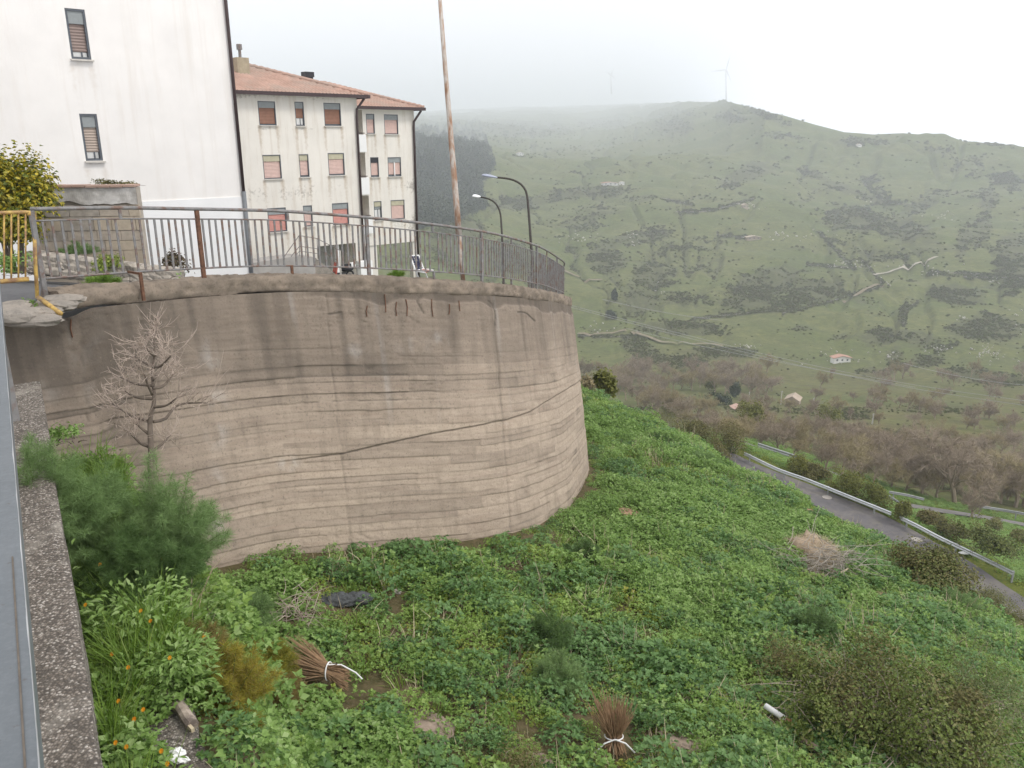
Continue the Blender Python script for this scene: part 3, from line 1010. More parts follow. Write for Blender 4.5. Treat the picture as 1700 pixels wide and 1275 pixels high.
# yellow railing at the left
yr = thing("yellow_railing", "chipped yellow tubular barrier at the left end of the grey railing", "barrier", at(20, 468, 10.0))
a_, b_ = at(-150, 358, 9.6), at(48, 352, 10.3)
a2, b2 = at(-150, 482, 9.6), at(48, 463, 10.3)
MB().tube([a_, a_ * .5 + b_ * .5, b_ - (b_ - a_) * .03, b_, b_ + (b2 - b_) * .05], .024, 8).build("top_rail", M_YELLOW, yr, smooth=True)
MB().tube([a2, b2], .03, 8).build("bottom_rail", M_YELLOW, yr, smooth=True)
MB().tube([at(57, 352, 10.5), at(58, 420, 10.5), at(62, 495, 10.5)], .024, 8).build("end_post", M_YELLOW, yr, smooth=True)
for q in np.linspace(.02, .97, 16):
    MB().tube([a_ + (b_ - a_) * q, a2 + (b2 - a2) * (q + .0)], .011, 6).build("bar", M_YELLOW, yr, smooth=True)
MB().tube([at(64, 494, 10.3), at(101, 521, 10.05)], .030, 8).build("stay", M_YELLOW, yr, smooth=True)

# ------------------------------------------------------------------ ledges and handrail beside the camera
LD = np.array([-BANK_N[1], BANK_N[0]])


def uv(u, v, z): return np.array([BANK_N[0] * u + LD[0] * v, BANK_N[1] * u + LD[1] * v, z])


def ledge(name, label, u0, u1, v0, v1, zt, zb_, mat, edge=.012, cat="ledge"):
    nu_, nv_ = 26, 360
    U_, V_ = np.meshgrid(np.linspace(u0, u1, nu_), np.linspace(v0, v1, nv_))
    U_ = U_ + (np.abs(U_ - u1) < 1e-6) * edge * 1.6 * fbm(V_ * 3.5, V_ * 0, 201, 4)
    Z_ = zt + .006 * fbm(U_ * 9, V_ * 9, 203, 4) - edge * np.exp(-((U_ - u1) / .02) ** 2)
    P = BANK_N[None, None, :] * U_[..., None] + LD[None, None, :] * V_[..., None]
    top = np.concatenate([P, Z_[..., None]], -1)
    side = []
    for q in np.linspace(0, 1, 14)[1:]:
        r_ = top[:, -1].copy(); r_[:, 2] += (zb_ - zt) * q
        j = .010 * fbm(np.linspace(v0, v1, nv_) * 4, np.full(nv_, q * 6), 207, 4)
        r_[:, :2] += BANK_N * j[:, None]
        side.append(r_)
    allv = np.concatenate([top, np.stack(side, 1)], 1)
    n2_ = allv.shape[1]
    ii = np.arange(nv_ * n2_).reshape(nv_, n2_)
    Fq_ = np.stack([ii[:-1, :-1], ii[:-1, 1:], ii[1:, 1:], ii[1:, :-1]], -1).reshape(-1, 4)
    o = obj_np(name, allv.reshape(-1, 3), Fq_, mat, loc=uv(u1, (v0 + v1) / 2, zb_))
    return set_props(o, label, cat)


def aggregate_mat():
    t = NT("exposed_aggregate")
    p = t.pos()
    vo = t.n("TexVoronoi", {"Vector": p, "Scale": 62.0}, feature='F1')
    c = t.ramp(t.n("SeparateColor", {"Color": vo.outputs["Color"]}).outputs[0], [(.0, (.09, .08, .07)), (.35, (.17, .145, .12)), (.7, (.27, .235, .20)), (1.0, (.52, .48, .43))])
    n1 = t.noise(p, 2.6, 6, .65)
    col = t.mix(t.ramp(vo.outputs["Distance"], [(.35, 0.0), (.65, .8)]), c, (.085, .075, .065))
    col = t.mix(t.ramp(n1, [(.5, 0.0), (.68, .55)]), col, (.40, .37, .32))
    col = t.mix(t.ramp(n1, [(.30, .6), (.44, .0)]), col, (.07, .062, .05))
    h = t.math('SUBTRACT', 1.0, vo.outputs["Distance"])
    return t.done(col, .92, h, .8, .012, .2)


M_AGG = aggregate_mat()
ledge("concrete_ledge", "pebbly concrete ledge along the left edge beside the grey handrail", -1.0, -.05, -2.0, 11.25, -2.9, -4.6, M_AGG)
ledge("concrete_footing", "lower broken concrete footing with a weathered log lying on it", -.06, .565, 1.5, 9.0, -4.0, -6.6, M_AGG, .02, "footing")
pv_ = MB(); q = [uv(-5, -4, -1.65), uv(-1.0, -4, -1.65), uv(-1.0, 9.0, -1.65), uv(-5, 9.0, -1.65)]
q2 = [x - np.array([0, 0, 3.0]) for x in q]
pv_.add(q + q2, [(0, 1, 2, 3), (1, 5, 6, 2), (2, 6, 7, 3), (0, 4, 5, 1), (3, 7, 4, 0)])
pv_.build("pavement", M_ROUGH, kind='structure')


def handrail_paint():
    t = NT("blue_grey_paint")
    p = t.pos()
    n1 = t.noise(p, 90, 4, .6); n2 = t.noise(p, 6, 5)
    st = t.noise(t.pos((60, 60, 3)), 2.0, 5, .7)
    col = t.ramp(n2, [(.3, (.098, .112, .123)), (.7, (.120, .135, .147))])
    col = t.mix(t.ramp(st, [(.45, 0.0), (.7, .30)]), col, (.20, .215, .23))
    col = t.mix(t.ramp(n1, [(.31, .85), (.36, .0)]), col, (.09, .085, .08))
    return t.done(col, .5, n1, .12, .002, .4)


hr = thing("handrail", "blue-grey painted flat handrail close by at the left edge", "handrail", uv(-.12, 2, -1.65))
HA, HB_ = at_z(66, 1275, -.6), at_z(-1, 473, -.6)
HD = unit(HB_ - HA); HN = np.array([HD[1], -HD[0], 0])
MB().box(HA + HD * 2.4 - HN * .07 - [0, 0, .025], (.14, 8.4, .05), [HN, HD, [0, 0, 1]]).build("flat_bar", handrail_paint(), hr)
ev = np.linspace(-1.1, 7.15, 260)
ew = .0012 + .0022 * np.maximum(0, fbm(ev * 9, ev * 0, 301, 4))
ep = np.stack([HA + HD * (v_ - .7) + HN * .0002 - [0, 0, .0003] for v_ in ev])
EV = np.concatenate([ep - HN * ew[:, None], ep + [0, 0, .0014], ep - [0, 0, .004]], 0)
m_ = len(ev); ef = []
for i in range(m_ - 1):
    ef += [(i, m_ + i, m_ + i + 1, i + 1), (m_ + i, 2 * m_ + i, 2 * m_ + i + 1, m_ + i + 1)]
MB().add(EV, ef).build("chipped_edge_glint", simple("primer_edge_glint", (.40, .41, .41), .6, .3), hr)  # pale strip: chipped paint, with light caught along the edge put into its colour
sc0, sc1 = at_z(17, 925, -.5992), at_z(47, 1275, -.5992)
MB().box((sc0 + sc1) / 2, (.0022, float(np.linalg.norm(sc1 - sc0)), .0012), [HN, HD, [0, 0, 1]]).build("scratch", simple("scratched_primer", (.13, .11, .09), .8, .3, 40), hr)
for v_ in (-.5, 5.5):
    MB().box(HA + HD * (v_ - .6) - HN * .07 - [0, 0, .575], (.05, .05, 1.05), [HN, HD, [0, 0, 1]]).build("post", M_STEEL, hr)

# ------------------------------------------------------------------ buildings
UA = math.radians(48.3)
U = np.array([math.sin(UA), math.cos(UA), 0]); NF = np.array([math.cos(UA), -math.sin(UA), 0]); ZUP = np.array([0, 0, 1.0])
FAX = [U, NF, ZUP]


class Facade:
    """a vertical plane through the point seen at (px, py) at depth d"""
    def __init__(s, px, py, d):
        s.P = at(px, py, d); s.P[2] = 0

    def sz(s, px, py):
        r = ray(px, py); t = (s.P @ NF) / (r @ NF); Q = r * t
        return (Q - s.P) @ U, Q[2]

    def pt(s, u, z, out=0.0): return s.P + U * u + NF * out + ZUP * z

    def rect(s, x0, y0, x1, y1):
        xm, ym = (x0 + x1) / 2, (y0 + y1) / 2
        return s.sz(x0, ym)[0], s.sz(x1, ym)[0], s.sz(xm, y1)[1], s.sz(xm, y0)[1]


def holed_wall(fc, s0, s1, z0, z1, holes, step=.3, reveal=.16, stain=None):
    S = sorted(set([s0, s1] + [h[0] for h in holes] + [h[1] for h in holes])); Z = sorted(set([z0, z1] + [h[2] for h in holes] + [h[3] for h in holes]))

    def fill(A, lo, hi):
        A = [a for a in A if lo - 1e-6 <= a <= hi + 1e-6]
        out = []
        for a, b in zip(A[:-1], A[1:]):
            k = max(1, int(math.ceil((b - a) / step)))
            out += list(np.linspace(a, b, k, endpoint=False))
        return np.array(out + [A[-1]])
    S, Z = fill(S, s0, s1), fill(Z, z0, z1)
    SG, ZG = np.meshgrid(S, Z)
    V = fc.P + U * SG[..., None] + ZUP * ZG[..., None]
    ii = np.arange(SG.size).reshape(SG.shape)
    Fl = []
    for j in range(len(Z) - 1):
        for i in range(len(S) - 1):
            cs_, cz_ = (S[i] + S[i + 1]) / 2, (Z[j] + Z[j + 1]) / 2
            if any(h[0] < cs_ < h[1] and h[2] < cz_ < h[3] for h in holes): continue
            Fl.append((ii[j, i], ii[j, i + 1], ii[j + 1, i + 1], ii[j + 1, i]))
    V = V.reshape(-1, 3); st = (stain(SG, ZG) if stain else np.zeros(SG.shape)).ravel()
    ev, ef, n = [], [], len(V)
    for h in holes:
        c = [fc.pt(h[0], h[2]), fc.pt(h[1], h[2]), fc.pt(h[1], h[3]), fc.pt(h[0], h[3])]
        d = h[4] if len(h) > 4 else reveal
        cb = [x - NF * d for x in c]
        ev += c + cb
        for k in range(4): ef.append((n + k, n + 4 + k, n + 4 + (k + 1) % 4, n + (k + 1) % 4))
        n += 8
    return np.vstack([V] + ([np.array(ev)] if ev else [])), np.array(Fl + ef), np.r_[st, np.zeros(len(ev))]


def plaster(name, c, grime, mild):
    t = NT(name)
    p = t.pos()
    n1 = t.noise(p, .7, 6, .6); n2 = t.noise(p, 6.0, 6, .7); st = t.noise(t.pos((2.4, 2.4, .16)), 1.4, 5, .65)
    c = np.array(c)
    col = t.ramp(n1, [(.3, tuple(c * .93)), (.7, tuple(np.minimum(c * 1.04, .88)))])
    col = t.mix(t.ramp(st, [(.52, 0.0), (.78, mild)]), col, grime)
    a = t.math('ADD', t.attr("stain"), t.math('MULTIPLY', t.math('SUBTRACT', n2, .5), 1.1))
    col = t.mix(t.ramp(a, [(.34, 0.0), (.85, .75)]), col, grime)
    mo = t.math('ADD', t.attr("mould"), t.math('MULTIPLY', t.math('SUBTRACT', n2, .5), 2.0))
    col = t.mix(t.ramp(mo, [(.62, 0.0), (1.0, .75)]), col, (.30, .27, .24))
    return t.done(col, .9, n2, .15, .02, .2)


M_WHITE = plaster("white_render", (.79, .765, .73), (.62, .56, .49), .4)
M_CREAM = plaster("stained_cream_render", (.72, .685, .625), (.46, .38, .29), .6)
M_FRAME = simple("slate_frame_paint", (.10, .11, .125), .5, .15, 8)
M_BOX = simple("grey_shutter_box", (.27, .29, .29), .6, .12, 5)
M_OCHRE = simple("faded_ochre_box", (.45, .42, .30), .6, .12, 5)
M_BROWN = simple("brown_shutter", (.27, .14, .095), .6, .12, 5)
M_PINK = simple("faded_pink_shutter", (.60, .43, .38), .6, .10, 5)
M_RED = simple("coral_shutter", (.56, .27, .23), .6, .12, 5)
M_DIRTY = simple("pale_brown_shutter", (.27, .205, .18), .6, .12, 5)
M_TAN = simple("tan_shutter", (.42, .345, .29), .6, .1, 5)
M_PANE = NT("window_glass").done((.10, .115, .12), .08, spec=.6)
M_CURT = simple("white_curtain", (.68, .68, .66), .8, .1)
M_GUTTER = simple("dark_brown_gutter", (.055, .035, .035), .45, .15, 6)
M_TILE = simple("terracotta_roof_tiles", (.45, .295, .235), .85, .25, 1.2, .2, 0, .2, (.38, .29, .24), .4)
M_SILL = simple("stone_sill", (.55, .52, .47), .8, .15)
M_CHIM = simple("chimney_render", (.36, .31, .22), .9, .25, 3)
M_DARKM = simple("dark_vent_metal", (.03, .03, .035), .5, .2)
M_GREYW = simple("grey_render", (.36, .34, .32), .9, .2, 1.5)
M_PLINTH = simple("pale_plinth_paint", (.80, .80, .79), .85, .06, 1.0)


def window(fc, b, px, shutter, box, open_frac=0.0, below=None, depth=.15, slats=True, frame=M_FRAME, box_frac=.2, fr=.05):
    s0, s1, z0, z1 = fc.rect(*px)
    w = MB(); t = fr
    for (a0, a1, c0, c1) in ((s0, s1, z1 - t, z1), (s0, s1, z0, z0 + t), (s0, s0 + t, z0 + t, z1 - t), (s1 - t, s1, z0 + t, z1 - t)):
        w.box(fc.pt((a0 + a1) / 2, (c0 + c1) / 2, -.07), (a1 - a0, .12, c1 - c0), FAX)
    wo_ = w.build("window", frame, b)
    zb_ = z1 - t - (z1 - z0) * box_frac
    MB().box(fc.pt((s0 + s1) / 2, (z1 - t + zb_) / 2, -.075), (s1 - s0 - 2 * t, .06, z1 - t - zb_), FAX).build("shutter_box", box, wo_)
    zs = z0 + t + (zb_ - z0 - t) * open_frac
    if zb_ - zs > .05:
        m = MB(); k = max(3, int((zb_ - zs) / .075))
        for i in range(k):
            za, zc = zs + (zb_ - zs) * i / k, zs + (zb_ - zs) * (i + 1) / k
            A = [fc.pt(s0 + t, za, -.10), fc.pt(s1 - t, za, -.10), fc.pt(s1 - t, (za + zc) / 2, -.082), fc.pt(s0 + t, (za + zc) / 2, -.082), fc.pt(s1 - t, zc, -.10), fc.pt(s0 + t, zc, -.10)]
            m.add(A, [(0, 1, 2, 3), (3, 2, 4, 5)])
        m.build("roller_shutter", shutter, wo_)
    MB().box(fc.pt((s0 + s1) / 2, (z0 + zb_) / 2, -.135), (s1 - s0 - 2 * t, .012, zb_ - z0 - t), FAX).build("pane", M_PANE, wo_)
    if open_frac > .12:
        MB().box(fc.pt((s0 + s1) / 2, (z0 + t + zs) / 2, -.122), (s1 - s0 - 2.6 * t, .006, (zs - z0 - t) * .9), FAX).build("curtain", M_CURT if below is None else below, wo_)
        MB().box(fc.pt((s0 + s1) / 2 + .05, (z0 + t + zs) / 2, -.10), (.035, .03, zs - z0 - t), FAX).build("mullion", frame, wo_)
    MB().box(fc.pt((s0 + s1) / 2, z0 - .03, .03), (s1 - s0 + .08, .18, .045), FAX).build("sill", M_SILL, wo_)
    return (s0, s1, z0, z1)


def downpipe(b, pts, r=.06, name="downpipe", mat=None):
    MB().tube(pts, r, 8).build(name, mat or M_GUTTER, b, smooth=True)


def stains(hs):
    def f(S, Z):
        st = np.zeros(S.shape)
        for h in hs:
            for e_ in (h[0], h[1]):
                st = np.maximum(st, np.exp(-((S - e_) / .16) ** 2) * np.where(Z < h[2], np.exp(-(h[2] - Z) / 2.2), 0))
        return st * .95
    return f


# --- big white block at the left
wb = thing("white_building", "tall plain white block with two narrow windows at the left", "building", (-12, 24, -5))
F1 = Facade(140, 190, 23.6)
sR, _ = F1.sz(400, 250)
sL, _ = F1.sz(-420, 250)
holes = [F1.rect(113, 15, 146, 98), F1.rect(137, 189, 166, 267)]
V_, F_, st_ = holed_wall(F1, sL, sR, -6.0, 7.5, holes, .2, stain=lambda S, Z: .7 * stains(holes)(S, Z))
o = obj_np("front_wall", V_, F_, M_WHITE, wb, attrs=dict(stain=st_, mould=.28 * sstep(.15, .6, fbm((V_ - F1.P) @ U * .35, V_[:, 2] * .35, 421, 4))))
m = MB()
for a_, b_ in ((F1.pt(sR, 0), F1.pt(sR, 0, -11)), (F1.pt(sR, 0, -11), F1.pt(sL, 0, -11)), (F1.pt(sL, 0, -11), F1.pt(sL, 0))):
    m.add([a_ - ZUP * 6, b_ - ZUP * 6, b_ + ZUP * 7.5, a_ + ZUP * 7.5], [(0, 1, 2, 3)])
m.build("side_wall", M_PLINTH, wb)
MB().box(F1.pt((sL + sR) / 2, 7.65, -5.4), (sR - sL + .8, 11.8, .3), FAX).build("roof", M_GREYW, wb)
window(F1, wb, (113, 15, 146, 98), M_DIRTY, M_BOX, .16, box_frac=.25, fr=.06)
window(F1, wb, (137, 189, 166, 267), M_TAN, M_BOX, .22, box_frac=.24, fr=.06)
zpl = F1.sz(330, 330)[1]
MB().box(F1.pt((sL + sR) / 2, (zpl - 6) / 2, .012), (sR - sL - .02, .04, zpl + 6), FAX).build("plinth", M_PLINTH, wb)
downpipe(wb, [F1.pt(sR - .07, 7.5, .07), F1.pt(sR - .07, F1.sz(400, 320)[1], .07)], .055)
downpipe(wb, [F1.pt(sR - .07, F1.sz(400, 320)[1] + .05, .07), F1.pt(sR - .07, -5.5, .07)], .075, "downpipe_shoe", simple("grey_pipe", (.17, .18, .19), .5, .15))

# --- apartment block: front wing
ab = thing("apartment_block", "cream three-storey apartment block with hipped red tile roof beside the white block", "building", (-12, 47, -8))
F2 = Facade(445, 215, 47.0)
a0, a1 = F2.sz(300, 250)[0], F2.sz(599, 300)[0]
zE = F2.sz(500, 156)[1]
ROWS = [[(429, 168, 458, 208), (490, 169, 505, 209), (538, 171, 566, 209)], [(437, 257, 467, 297), (497, 256, 513, 294), (545, 254, 572, 291)], [(445, 345, 476, 385), (504, 341, 519, 376), (552, 337, 579, 373)]]
holes = [F2.rect(*p) for r_ in ROWS for p in r_]
hg = F2.rect(529, 404, 592, 470)
holes.append((hg[0], hg[1], -9.5, F2.sz(560, 406)[1], 1.4))


def mould(S, Z, zlist, seed):
    m_ = np.zeros(S.shape)
    for zc, w_ in zlist: m_ = np.maximum(m_, np.exp(-((Z - zc) / w_) ** 2))
    return m_ * (.55 + .45 * fbm(S * .9, Z * .9, seed, 3))


V_, F_, st_ = holed_wall(F2, a0, a1, -9.5, zE, holes, .16, stain=stains(holes[:-1]))
SV, ZV = (V_ - F2.P) @ U, V_[:, 2]
mo_ = mould(SV, ZV, [(F2.sz(500, 318)[1], .8), (zE - .1, .35), (F2.sz(500, 215)[1], .15)], 401)
obj_np("front_wall", V_, F_, M_CREAM, ab, attrs=dict(stain=st_, mould=mo_))
m = MB()
m.add([F2.pt(a1, -9.5), F2.pt(a1, -9.5, -10), F2.pt(a1, zE, -10), F2.pt(a1, zE)], [(0, 1, 2, 3)])
m.add([F2.pt(a1, -9.5, -10), F2.pt(a0, -9.5, -10), F2.pt(a0, zE, -10), F2.pt(a1, zE, -10)], [(0, 1, 2, 3)])
m.build("side_wall", M_GREYW, ab)
MB().box(F2.pt((hg[0] + hg[1]) / 2, -6.5, -1.42), (hg[1] - hg[0], .04, 6), FAX).build("recess_wall", simple("grey_green_wall", (.34, .34, .31), .9, .2), ab)
sty = [[(M_BROWN, M_BOX, .03), (M_BROWN, M_BOX, .42), (M_BROWN, M_BOX, .06)], [(M_PINK, M_OCHRE, 0), (M_PINK, M_OCHRE, .06), (M_PINK, M_OCHRE, .03)], [(M_RED, M_BOX, 0), (M_PINK, M_BOX, .0), (M_RED, M_BOX, 0)]]
for r_, srow in zip(ROWS, sty):
    for p, (sh, bx, of) in zip(r_, srow):
        window(F2, ab, p, sh, bx, of, box_frac=.24)


def hip_roof(fc, b, s0, s1, dep, z, pitch, over, ridge_in, tile=.24):
    """hipped roof over the block, its tile courses real ribs"""
    h = dep / 2 * math.tan(pitch)
    e0, e1 = s0 - over, s1 + over
    half = dep / 2 + over
    rise = half * math.tan(pitch)
    nrow = max(6, int(half / .36)); ncol = int((e1 - e0) / tile) * 4
    qs = np.linspace(e0, e1, ncol + 1)
    V = []; rows_q = []
    for j in range(nrow * 2 + 1):
        k = j // 2 / nrow if j % 2 == 0 else (j // 2 + 1) / nrow - .0001
        k = min(k, 1.0)
        lift = .055 if j % 2 == 0 else .0
        r_in = e1 - half * k
        sq = np.minimum(qs, r_in)
        zz = z + rise * k + lift + .035 * np.cos((qs - e0) / tile * 2 * math.pi)
        P = fc.P + U * sq[:, None] + NF * (over - half * k) + ZUP * zz[:, None]
        V.append(P)
    V = np.stack(V)
    ii = np.arange(V.shape[0] * V.shape[1]).reshape(V.shape[:2])
    Fq_ = np.stack([ii[:-1, :-1], ii[:-1, 1:], ii[1:, 1:], ii[1:, :-1]], -1).reshape(-1, 4)
    rf_ = obj_np("roof", V.reshape(-1, 3), Fq_, M_TILE, b)
    # the other slopes
    top = z + rise
    A = fc.pt(e1, z, over); B = fc.pt(e1, z, over - 2 * half); Cc = fc.pt(e1 - half, top, over - half); D = fc.pt(e0, top, over - half); E = fc.pt(e0, z, over - 2 * half)
    MB().add([A, B, Cc, D, E], [(0, 1, 2), (1, 4, 3, 2)]).build("roof_slope", M_TILE, b)
    kp = np.linspace(0, 1, 40)[:, None]
    MB().tube(A + (Cc - A) * kp + ZUP * (.07 + .02 * np.cos(kp * 40 * math.pi)), .12, 7).build("hip_tiles", M_TILE, rf_, smooth=True)
    MB().tube([Cc + ZUP * .07, D + ZUP * .07], .12, 7).build("ridge_tiles", M_TILE, rf_, smooth=True)
    sof = MB()
    sof.box(fc.pt((e0 + e1) / 2, z - .06, over / 2 - .01), (e1 - e0, over + .02, .10), FAX)
    sof.build("soffit", M_SILL, b)
    g = MB()
    g.box(fc.pt((e0 + e1) / 2, z - .05, over + .05), (e1 - e0 + .1, .13, .20), FAX)
    g.box(fc.pt(e1 + .03, z - .05, over - half), (.12, 2 * half - .14, .20), FAX)
    g.build("gutter", M_GUTTER, b)
    return rf_, Cc


r1, _ = hip_roof(F2, ab, a0, a1, 10, zE, math.radians(18.5), .55, 5)
downpipe(ab, [F2.pt(a1 + .25, zE - .15, .5), F2.pt(a1 - .1, zE - .8, .14), F2.pt(a1 - .12, zE - 1.2, .12), F2.pt(a1 - .12, -9.3, .12)], .075)
def behind(fc, px, py, o):
    r_ = ray(px, py)
    return r_ * (((fc.P - NF * o) @ NF) / (r_ @ NF))


cb = behind(F2, 399, 99, 3.2)
zt_ = float(cb[2])
ch = MB().box(np.array([cb[0], cb[1], zt_ - .5]), (.75, .7, 1.2), FAX).build("chimney", M_CHIM, r1)
ct = MB()
ct.tube([(cb[0], cb[1], zt_ + .05), (cb[0], cb[1], zt_ + .6)], .09, 8); ct.tube([(cb[0], cb[1], zt_ + .55), (cb[0], cb[1], zt_ + .85)], .17, 8)
ct.build("flue", M_STEEL, r1)
vb_ = behind(F2, 511, 128, 3.0); zz = float(vb_[2])
vm = MB().box((vb_[0], vb_[1], zz - .2), (.5, .45, .5), FAX).box((vb_[0], vb_[1], zz + .15), (.62, .55, .3), FAX)
vm.build("roof_vent", M_DARKM, r1)
# pillars of the recess
pl = F2.rect(592, 400, 603, 470)
MB().box(F2.pt(a1 - .2, -7.8, -.25), (.45, .45, 4.0), FAX).build("pillar", M_CREAM, ab)
p2 = F2.sz(565, 430)[0]
MB().box(F2.pt(p2, -7.4, -.4), (.22, .22, 4.4), FAX).build("pillar", M_PLINTH, ab)
MB().box(F2.pt(F2.sz(601, 455)[0], -8.4, .4), (.9, .5, 1.3), FAX).build("plinth_block", M_PLINTH, ab)

# --- apartment block: rear wing on pillars
rwg = thing("apartment_wing", "set-back cream wing on open pillars with corner balconies and lower red roof", "building", (-9, 58, -9))
F3 = Facade(650, 225, 57.3)
b0, b1 = F3.sz(570, 250)[0], F3.sz(690, 280)[0]
zE3 = F3.sz(650, 179)[1]
zU = F3.sz(655, 404)[1]
ROW3 = [[(608, 189, 622, 222), (638, 190, 661, 223)], [(615, 261, 629, 294), (644, 261, 666, 293)], [(621, 334, 634, 366), (649, 332, 672, 364)]]
h3 = [F3.rect(*p) for r_ in ROW3 for p in r_]
lg = []
for (x0, y0, x1, y1) in ((570, 182, 602, 224), (570, 254, 607, 296), (570, 326, 613, 362)):
    q = F3.rect(x0, y0, x1, y1); lg.append((b0, F3.sz(x1, (y0 + y1) / 2)[0], q[2], q[3], 1.6))
V_, F_, st_ = holed_wall(F3, b0, b1, zU, zE3, h3 + lg, .16, stain=stains(h3))
SV, ZV = (V_ - F3.P) @ U, V_[:, 2]
mo_ = mould(SV, ZV, [(F3.sz(650, 310)[1], .5), (F3.sz(650, 375)[1], .6)], 411) * .8 + .8 * np.exp(-((SV - b1) / .8) ** 2) * sstep(zE3, zU, ZV)
obj_np("front_wall", V_, F_, M_CREAM, rwg, attrs=dict(stain=st_, mould=mo_))
m = MB()
m.add([F3.pt(b1, zU), F3.pt(b1, zU, -9), F3.pt(b1, zE3, -9), F3.pt(b1, zE3)], [(0, 1, 2, 3)])
m.add([F3.pt(b1, zU, -9), F3.pt(b0, zU, -9), F3.pt(b0, zE3, -9), F3.pt(b1, zE3, -9)], [(0, 1, 2, 3)])
m.add([F3.pt(b0, zU), F3.pt(b1, zU), F3.pt(b1, zU, -9), F3.pt(b0, zU, -9)], [(0, 1, 2, 3)])
m.build("side_wall", M_GREYW, rwg)
for q in lg:
    MB().box(F3.pt((q[0] + q[1]) / 2, (q[2] + q[3]) / 2, -1.62), (q[1] - q[0], .03, q[3] - q[2]), FAX).build("balcony_wall", M_TAN, rwg)
    MB().box(F3.pt((q[0] + q[1]) / 2 + .05, q[2] - .55, .10), (q[1] - q[0] + .12, .16, 1.15), FAX).build("balcony_parapet", M_PLINTH, rwg)
    MB().tube([F3.pt(q[0], q[2] + .12, .1), F3.pt(q[1] + .05, q[2] + .12, .1)], .03, 5).build("balcony_rail", M_GUTTER, rwg)
st3 = [[(M_PINK, M_BOX, 0), (M_PINK, M_BOX, 0)], [(M_PINK, M_DARKM, .08), (M_PINK, M_BOX, .1)], [(M_BOX, M_OCHRE, .8), (M_PINK, M_OCHRE, 0)]]
for r_, srow in zip(ROW3, st3):
    for p, (sh, bx, of) in zip(r_, srow): window(F3, rwg, p, sh, bx, of, box_frac=.24)
q = F3.rect(*ROW3[1][1])
MB().box(F3.pt((q[0] + q[1]) / 2, (q[2] + q[3] - .3) / 2, -.05), (.07, .1, q[3] - q[2] - .4), FAX).build("mullion", M_PLINTH, rwg)
hip_roof(F3, rwg, b0, b1, 9, zE3, math.radians(18.5), .55, 5)
downpipe(rwg, [F3.pt(b1 + .3, zE3 - .15, .5), F3.pt(b1 - .1, zE3 - .9, .14), F3.pt(b1 - .12, zE3 - 1.3, .12), F3.pt(b1 - .12, -10.5, .12)], .08)
for (x_, w_) in ((620, .8), (692, .55)):
    s_ = F3.sz(x_, 430)[0]
    for back in (-.35, -8.6):
        MB().box(F3.pt(s_, (zU - 12.5) / 2, back), (w_, .5, zU + 12.5 - .02), FAX).build("pillar", M_CREAM if back > -1 else M_GREYW, rwg) if not (back < -1 and x_ == 692) else None

# --- entrance stair in front of the block
es = thing("entrance_stair", "grey outside stair with a thin metal handrail in front of the apartment block", "stairs", F2.pt(F2.sz(510, 430)[0], -8, 3))
F4 = Facade(445, 215, 43.5)


def f4(px, py, out=0.0):
    a, b = F4.sz(px, py); return F4.pt(a, b, out)


m = MB()
T = [f4(400, 440), f4(440, 433), f4(497, 425), f4(522, 427)]
B_ = [np.array([p[0], p[1], -9.6]) for p in T]
BK = [p - NF * 1.3 for p in T]
n_ = len(T)
m.add(T + B_ + BK, [(n_ + i, n_ + i + 1, i + 1, i) for i in range(n_ - 1)] + [(i, i + 1, 2 * n_ + i + 1, 2 * n_ + i) for i in range(n_ - 1)] + [(n_ - 1, 2 * n_ - 1, 3 * n_ - 1)])
m.build("landing", M_GREYW, es)
pa, pb = f4(522, 427), f4(560, 458)
k = 11
for i in range(k):
    q = pa + (pb - pa) * (i + .5) / k
    MB().box(np.array([q[0], q[1], (q[2] - 10) / 2]) - NF * .65, ((pb - pa) @ U / k * .995, 1.3, q[2] + 10), FAX).build("step", M_ROUGH, es)
lines = [[(470, 430), (496, 393), (497, 391), (527, 396), (586, 427), (593, 441), (594, 460)], [(484, 426), (498, 409), (527, 413), (560, 432)], [(492, 424), (498, 417), (527, 421)]]
for L in lines: MB().tube([f4(*p, -.05) for p in L], .022, 6).build("handrail", M_STEEL, es)
for (x_, y0, y1) in ((497, 391, 426), (507, 393, 426), (527, 396, 430), (529, 397, 432), (565, 416, 460)):
    MB().tube([f4(x_, y0, -.05), f4(x_ + 1.5, y1, -.05)], .022 if x_ != 565 else .05, 6).build("post", M_STEEL if x_ != 565 else M_SILL, es)

# --- scooter in the shade of the recess
sco = thing("motor_scooter", "small red and black scooter parked beside the stair behind the railing", "scooter", f4(580, 462, -.5))
c0 = f4(576, 452, -.6)
for q in (-.62, .55):
    P = c0 + U * q - ZUP * .28
    for o_ in (-.05, .05): pass
    ring = [P + U * .24 * math.cos(a) + ZUP * .24 * math.sin(a) for a in np.linspace(0, 2 * math.pi, 15)]
    w_ = MB().tube(ring, .06, 7, False).build("wheel", M_DARKM, sco, smooth=True)
    MB().tube([P - NF * .05, P + NF * .05], .1, 8).build("hub", M_STEEL, w_)
V_, F_ = blob(c0 + U * .32 + ZUP * .12, (.42, .2, .2), 3, .15); MB().add(V_, F_).build("body", M_DARKM, sco, smooth=True)
MB().box(c0 - U * .42 + ZUP * .2, (.10, .36, .72), [unit(U - ZUP * .25), NF, unit(ZUP + U * .25)]).build("leg_shield", simple("red_plastic", (.45, .09, .06), .4), sco)
MB().box(c0 - U * .05 - ZUP * .12, (.6, .28, .06), FAX).build("footboard", M_DARKM, sco)
MB().box(c0 + U * .3 + ZUP * .36, (.62, .24, .09), FAX).build("seat", M_DARKM, sco)
